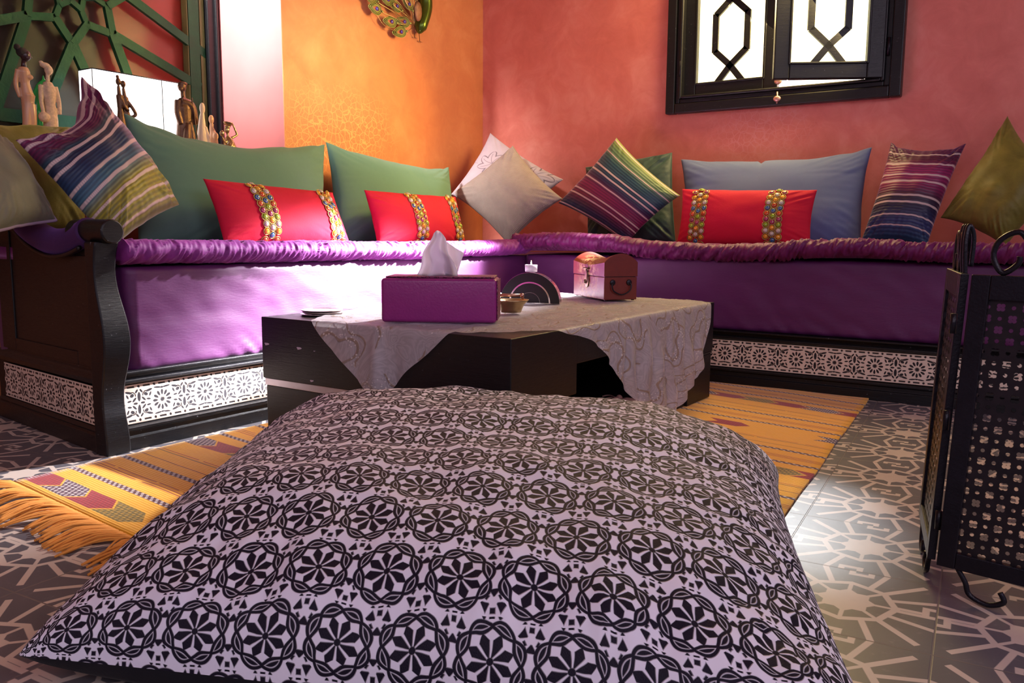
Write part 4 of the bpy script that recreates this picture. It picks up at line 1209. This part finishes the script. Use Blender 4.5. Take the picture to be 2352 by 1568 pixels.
# ------------------------------------------------------------------ folding screen at the right
sc = thing('fire_screen', 'black wrought iron folding fire screen with pierced panels at the right edge', 'screen', (2.57, -2.35, 0))
def leaf(p0, p1, z0, z1, lean=(0, 0)):
    p0 = Vector(p0); p1 = Vector(p1); L = (p1-p0).length; d = (p1-p0).normalized(); n = Vector((d.y, -d.x))
    lean = Vector(lean)
    def Q(s, t, z): p = p0+d*s+n*t+lean*((z-z0)/(z1-z0)); return Vector((p.x, p.y, z))
    e = bpy.data.objects.new('leaf', None); COL.objects.link(e); e.parent = sc
    bpy.context.view_layer.update(); e.matrix_parent_inverse = sc.matrix_world.inverted()
    bm = bmesh.new(); w = .026
    for s0, s1, a, b in ((0, w, z0, z1), (L-w, L, z0, z1), (w, L-w, z0, z0+w), (w, L-w, z1-w*1.4, z1)):
        prism(bm, [(s0, a), (s1, a), (s1, b), (s0, b)], lambda s, z, t: Q(s, t, z), -.006, .006)
    o = obj('iron_frame', fixn(bm), ironM, e, False, local=False); bevel(o, .0015)
    bm = grid(1, 1, lambda u, v: Q(w+(L-2*w)*u, 0, z0+w+(z1-z0-2.4*w)*v), lambda u, v: ((L-2*w)*u, (z1-z0-2.4*w)*v))
    o = obj('pierced_sheet', bm, meshM, e, False, local=False)
    sm = o.modifiers.new('thickness', 'SOLIDIFY'); sm.thickness = .0012
    # S scrolls along the top, C scroll feet underneath
    nS = max(1, int(L/.13))
    for k in range(nS):
        s0 = L*(k+.5)/nS
        for sg in (-1, 1):
            q = min(1, L*.45/.055/nS)
            pts = spline([Q(s0, 0, z1+.03), Q(s0+sg*.02*q, 0, z1+.062), Q(s0+sg*.045*q, 0, z1+.052), Q(s0+sg*.052*q, 0, z1+.028), Q(s0+sg*.038*q, 0, z1+.004), Q(s0+sg*.020*q, 0, z1+.016), Q(s0+sg*.018*q, 0, z1+.028)], 6)
            bm = bmesh.new(); tube(bm, pts, .0042, 8); obj('top_scroll', bm, ironM, e, True, local=False)
    for s0, sg in ((.03, 1), (L-.03, -1)):
        pts = spline([Q(s0, 0, z0), Q(s0+sg*.012, 0, z0-.018), Q(s0+sg*.02, 0, z0-.036), Q(s0+sg*.045, 0, z0-.044), Q(s0+sg*.066, 0, z0-.034), Q(s0+sg*.060, 0, z0-.020)], 6)
        bm = bmesh.new(); tube(bm, pts, .0042, 8); obj('scroll_foot', bm, ironM, e, True, local=False)
leaf((2.556, -2.335), (2.512, -2.10), .05, .505, (.016, .008))
leaf((2.566, -2.349), (3.02, -2.42), .05, .505, (.018, .0))
for z in (.12, .28, .43):
    bm = bmesh.new(); tube(bm, [(2.563, -2.345, z-.015), (2.563, -2.345, z+.015)], .005, 8); obj('hinge', bm, ironM, sc, True, local=False)
for k in range(3):
    bm = bmesh.new(); y = -2.30+k*.03; x = 2.570-k*.006; tube(bm, spline([(x, y, .500), (x-.003, y, .55), (x, y+.006, .578), (x+.007, y+.012, .56), (x+.006, y+.012, .515)], 6), .0036, 8)
    obj('finial_loop', bm, ironM, sc, True, local=False)

# ------------------------------------------------------------------ peacock ornament on the amber wall
pk = thing('peacock_ornament', 'metal peacock wall ornament with fanned eye feathers on the amber wall', 'wall ornament', (.03, -.55, 1.55))
def WP(px, py, x=.03): return PX(x, px, py)
body = [WP(962, 76), WP(970, 50), WP(978, 15), WP(975, -30), WP(968, -75), WP(972, -110), WP(985, -130)]
bm = bmesh.new(); tube(bm, spline(body, 5), [.006, .015, .021]+[.020+.012*math.sin(k/30*PI*1.0+.6) for k in range(3, 16)]+[.022-.0009*k for k in range(1, 16)], 14)
ball(bm, WP(990, -138), .014); tube(bm, [WP(996, -138), WP(1010, -132)], [.006, .001], 6)
obj('body', fixn(bm), plain('green_lacquered_metal', (.10, .15, .02), .25, .7, .4, 12, 0), pk, True, local=False)
bm = bmesh.new(); ball(bm, WP(960, 26, .052), .014, .026, .046, 16); obj('wing', bm, plain('hammered_copper', (.38, .20, .12), .35, .9, .5, 90, 1.0), pk, True, local=False)
bm = bmesh.new()
for a, b in (((962, 70), (964, 95)), ((953, 68), (952, 86))):
    tube(bm, [WP(*a), WP(*b, .01)], .0016, 6)
    for dx, dy in ((-5, -1), (6, 2), (2, 3)): tube(bm, [WP(*b, .01), WP(b[0]+dx, b[1]+dy, .008)], .001, 5)
obj('leg', bm, bronzeM, pk, True, local=False)
def feather(tipx, tipy, bend):
    root = Vector(WP(952, 55, .035)); tip = Vector(WP(tipx, tipy, .03)); mid = root.lerp(tip, .5)+Vector((.015, 0, bend))
    pts = spline([root, mid, tip], 8); bm = bmesh.new(); tube(bm, pts, .0016, 6)
    st = obj('feather', bm, brassM, pk, True, local=False)
    d = (tip-pts[-4]).normalized(); s = Vector((1, 0, 0)).cross(d).normalized(); nn = Vector((1, 0, 0))
    bm = bmesh.new(); L = .042
    def tear(a, k): # teardrop outline
        r = .023*k*(1-.35*math.cos(a)); return tip+d*(math.cos(a)*L*k*.85)+s*math.sin(a)*r
    for k, xx, mi in ((1, .006, 0), (.80, .008, 1), (.62, .010, 0), (.5, .012, 2)):
        pts = [tear(2*PI*i/20, k) for i in range(20)]
        tube(bm, [p+nn*xx for p in pts], .0016, 5, closed=True, mi=0)
        c = [bm.verts.new(p+nn*(xx-.001)) for p in pts]; c2 = [bm.verts.new(p+nn*(xx-.004)) for p in pts]
        bm.faces.new(c).material_index = mi; bm.faces.new(c2[::-1]).material_index = mi
        for i in range(20): bm.faces.new((c[i], c[(i+1) % 20], c2[(i+1) % 20], c2[i])).material_index = mi
    ball(bm, tip-d*.006+nn*.013, .004, .008, .008, 10, 3)
    ball(bm, tip-d*.040+nn*.008, .004, .006, .006, 8, 0)
    obj('eye', bm, [FG, FO, FC_, FB], st, True)
FG = plain('verdigris_gold', (.32, .34, .10), .4, .6, .3, 80, .4); FO = plain('olive_gold_enamel', (.28, .20, .04), .4, .5); FC_ = plain('coral_enamel', (.5, .16, .08), .4); FB = plain('blue_bead', (.06, .04, .35), .15)
for tx, ty, b in ((915, 74, -.012), (893, 50, -.010), (922, 50, -.006), (859, 20, -.012), (906, 13, -.008), (934, 8, -.004), (850, -5, -.01), (885, -2, -.006), (868, -40, 0), (900, -45, 0), (925, -35, 0), (948, -20, .0), (840, -60, .0), (880, -85, .01), (915, -90, .01), (945, -80, .01), (965, -150, .02), (925, -140, .02), (890, -130, .02)):
    feather(tx, ty, b)
# rim wires joining the eyes
bm = bmesh.new()
def chain(l): tube(bm, spline([WP(*p) for p in l], 6), .0014, 5)
chain([(850, -5), (859, 20), (882, 58), (915, 74)]); chain([(856, 8), (893, 50)]); chain([(885, -2), (922, 50)])
obj('rim_wire', bm, brassM, pk, True, local=False)

# ------------------------------------------------------------------ figurines on the sill
SY = lambda px, x=-.12: PX(x, px, 340).y
def figure(name, label, px, x, parts, mat, vox=.0022, face=0, extra=None):
    """parts: list of (points, radii[, flat]) in local coords: x toward the room, y along the wall (right), z up"""
    y = PX(x, px, 320).y
    t = thing(name, label, 'figurine', (x, y, NZ), face)
    bm = bmesh.new()
    for p in parts:
        if p[0] == 'b': ball(bm, p[1], *p[2])
        else: tube(bm, spline(p[0], 4), _r(p[1], len(p[0])), 12, flat=p[2] if len(p) > 2 else 1)
    o = obj('carving', fixn(bm), mat, t)
    m = o.modifiers.new('blend', 'REMESH'); m.mode = 'VOXEL'; m.voxel_size = vox; m.use_smooth_shade = True
    s = o.modifiers.new('soft', 'SMOOTH'); s.factor = .5; s.iterations = 3
    return t
def _r(rs, n):
    out = []
    for i in range(n-1):
        for k in range(4): out.append(rs[i]+(rs[i+1]-rs[i])*k/4)
    out.append(rs[-1]); return out
creamM = plain('carved_cream_bone', (.72, .55, .38), .45, 0, .25, 30, .3)
creamB = plain('carved_cream_dress', (.62, .45, .30), .5, 0, .5, 120, .8)
tanM = plain('tan_and_black_wood', (.50, .28, .16), .35, 0, .3, 14, .2)
# robed man with a staff
figure('figurine', 'bronze robed man figurine with a long staff, on the niche sill', 425, -.10, [
    ([(0, 0, 0), (0, 0, .05), (0, .002, .11), (0, -.002, .16), (0, 0, .195)], [.036, .034, .030, .034, .016], .8),
    ([(0, -.012, .18), (.01, .02, .17), (.012, .036, .13), (.006, .040, .105)], [.022, .020, .014, .012]),
    ([(0, -.022, .185), (.006, -.03, .14), (.01, -.022, .10)], [.014, .012, .010]),
    ([(0, 0, .19), (0, -.002, .222)], [.009, .008]), ('b', (0, -.004, .238), (.015, .016, .019)), ('b', (.006, -.014, .228), (.008, .008, .008)), ('b', (0, 0, .250), (.017, .018, .007)),
    ([(.02, -.01, .0), (.024, -.008, .06), (.018, 0, .10)], [.018, .014, .010]), ([(.02, .016, .0), (.022, .014, .06), (.016, .01, .11)], [.016, .014, .010]),
    ([(.028, .040, .0), (.028, .018, .20)], [.0024, .0024])], bronzeM)
# embracing couple in front of the lamp
figure('figurine', 'slender bronze embracing couple figurine in front of the glowing lampshade', 288, -.14, [
    ([(0, -.012, 0), (0, -.012, .08), (0, -.013, .13), (0, -.014, .18)], [.018, .016, .010, .012]), ([(0, -.014, .17), (0, -.016, .21)], [.008, .005]), ('b', (0, -.016, .226), (.009, .009, .013)), ('b', (0, -.018, .243), (.006, .006, .006)),
    ([(0, .012, 0), (0, .013, .08), (0, .009, .13), (0, .006, .175)], [.018, .016, .010, .012]), ([(0, .006, .17), (0, .002, .205)], [.008, .005]), ('b', (0, .002, .220), (.009, .009, .013)),
    ([(.004, -.012, .17), (.014, -.004, .14), (.012, .012, .128)], [.006, .005, .005]), ([(.004, .010, .165), (.016, .026, .135), (.016, .034, .115), (.012, .014, .105)], [.006, .006, .006, .005])], bronzeM)
# two elongated figures in cream
figure('figurine', 'taller smooth cream abstract robed figurine beside the black window frame', 467, -.10, [
    ([(0, -.002, 0), (0, -.004, .05), (0, -.004, .09), (0, -.002, .135), (0, 0, .153)], [.024, .021, .016, .010, .007]), ('b', (0, .001, .170), (.010, .011, .022)),
    ([(.010, .004, .10), (.016, .012, .05), (.018, .016, .005)], [.007, .008, .006])], creamM)
figure('figurine', 'smaller cream and tan abstract figurine holding an egg shape', 486, -.12, [
    ([(0, .004, 0), (0, .006, .05), (0, .008, .08), (0, .002, .105), (0, .004, .12)], [.024, .020, .014, .008, .007]), ('b', (0, .002, .136), (.009, .011, .018)),
    ('b', (.018, .006, .072), (.010, .011, .015)), ([(.01, .004, .09), (.018, .010, .062)], [.006, .006])], plain('pale_tan_carving', (.60, .36, .20), .45))
# crouching bearer with a bowl on the head
figure('figurine', 'crouching bronze figurine steadying a bowl on its head, beside the rose reveal', 527, -.06, [
    ([(0, .004, 0), (0, 0, .030), (0, -.004, .055), (0, -.006, .070)], [.030, .026, .018, .008]),
    ([(.004, -.02, .0), (.018, -.012, .028), (.012, .0, .045)], [.010, .010, .010]),
    ([(0, -.006, .068), (0, -.008, .084)], [.006, .005]), ('b', (0, -.010, .094), (.009, .011, .012)), ('b', (0, -.008, .105), (.011, .012, .005)),
    ([(0, -.008, .108), (0, -.006, .114), (0, -.004, .124)], [.006, .014, .021], .9),
    ([(0, .010, .066), (0, .032, .078), (0, .036, .084), (0, .014, .126)], [.006, .0042, .004, .003]),
    ([(.004, -.014, .060), (.012, -.030, .044), (.014, -.042, .064)], [.005, .0035, .003]), ('b', (.014, -.044, .078), (.009, .009, .012))], brassM, vox=.0018)
# women at the left
figure('figurine', 'cream carved woman in a short dress and headwrap carrying a jug', 118, -.10, [
    ([(0, 0, 0), (0, .002, .06), (0, .002, .11), (0, 0, .155), (0, 0, .18)], [.022, .022, .017, .022, .012]),
    ([(0, -.022, .168), (.006, -.028, .12), (.01, -.026, .085)], [.009, .007, .006]), ([(0, .022, .168), (.004, .030, .12), (.008, .028, .08)], [.009, .007, .006]),
    ('b', (.012, -.026, .066), (.017, .017, .017)), ([(0, 0, .18), (0, .001, .205)], [.006, .006]), ('b', (.002, .004, .218), (.013, .013, .016)), ('b', (0, -.006, .232), (.013, .016, .009)), ('b', (0, -.018, .240), (.006, .007, .005))], creamB)
t = figure('figurine', 'tall nude woman figurine of tan wood with black hair bun at the far left', 66, -.10, [
    ([(0, -.004, 0), (.004, -.002, .06), (0, .004, .10), (0, .006, .13)], [.014, .014, .018, .022]), ([(0, .012, 0), (.006, .012, .06), (.002, .010, .10)], [.012, .014, .018]),
    ([(0, .004, .13), (0, .0, .165), (0, -.002, .20), (0, -.002, .215)], [.020, .014, .019, .012]), ('b', (.010, .010, .185), (.010, .012, .009)),
    ([(0, -.018, .205), (-.004, -.026, .16), (0, -.018, .12)], [.009, .007, .006])], tanM)
bm = bmesh.new(); tube(bm, [(0, -.002, .21), (0, .002, .238)], [.0085, .007], 10); ball(bm, (.002, .006, .252), .015, .016, .019); ball(bm, (.004, .020, .248), .005, .006, .004)
obj('head', bm, plain('black_wood_face', (.03, .012, .015), .3), t)
bm = bmesh.new(); ball(bm, (-.001, -.002, .260), .017, .018, .015, 14); ball(bm, (-.002, -.016, .274), .010, .010, .010)
obj('hair', bm, plain('curly_black_hair', (.012, .008, .010), .5, 0, .5, 200, 1), t)
# green glass horse behind them
gm = Mat('green_cast_glass'); gm.set((.02, .45, .12), .15, trans=.5, coat=.5)
figure('horse_figurine', 'green glass horse figurine behind the carved women on the sill', 100, -.24, [
    ([(0, -.01, 0), (0, -.012, .06), (0, -.012, .12), (0, .0, .165), (0, .018, .19)], [.020, .022, .022, .018, .014]), ([(0, .014, .200), (.0, .034, .188), (0, .044, .166)], [.014, .011, .008]),
    ([(0, .012, .205), (0, .012, .225)], [.006, .002]), ([(0, -.034, .06), (0, -.030, .13), (0, -.008, .185), (0, .010, .205)], [.006, .007, .007, .006])], gm.m)
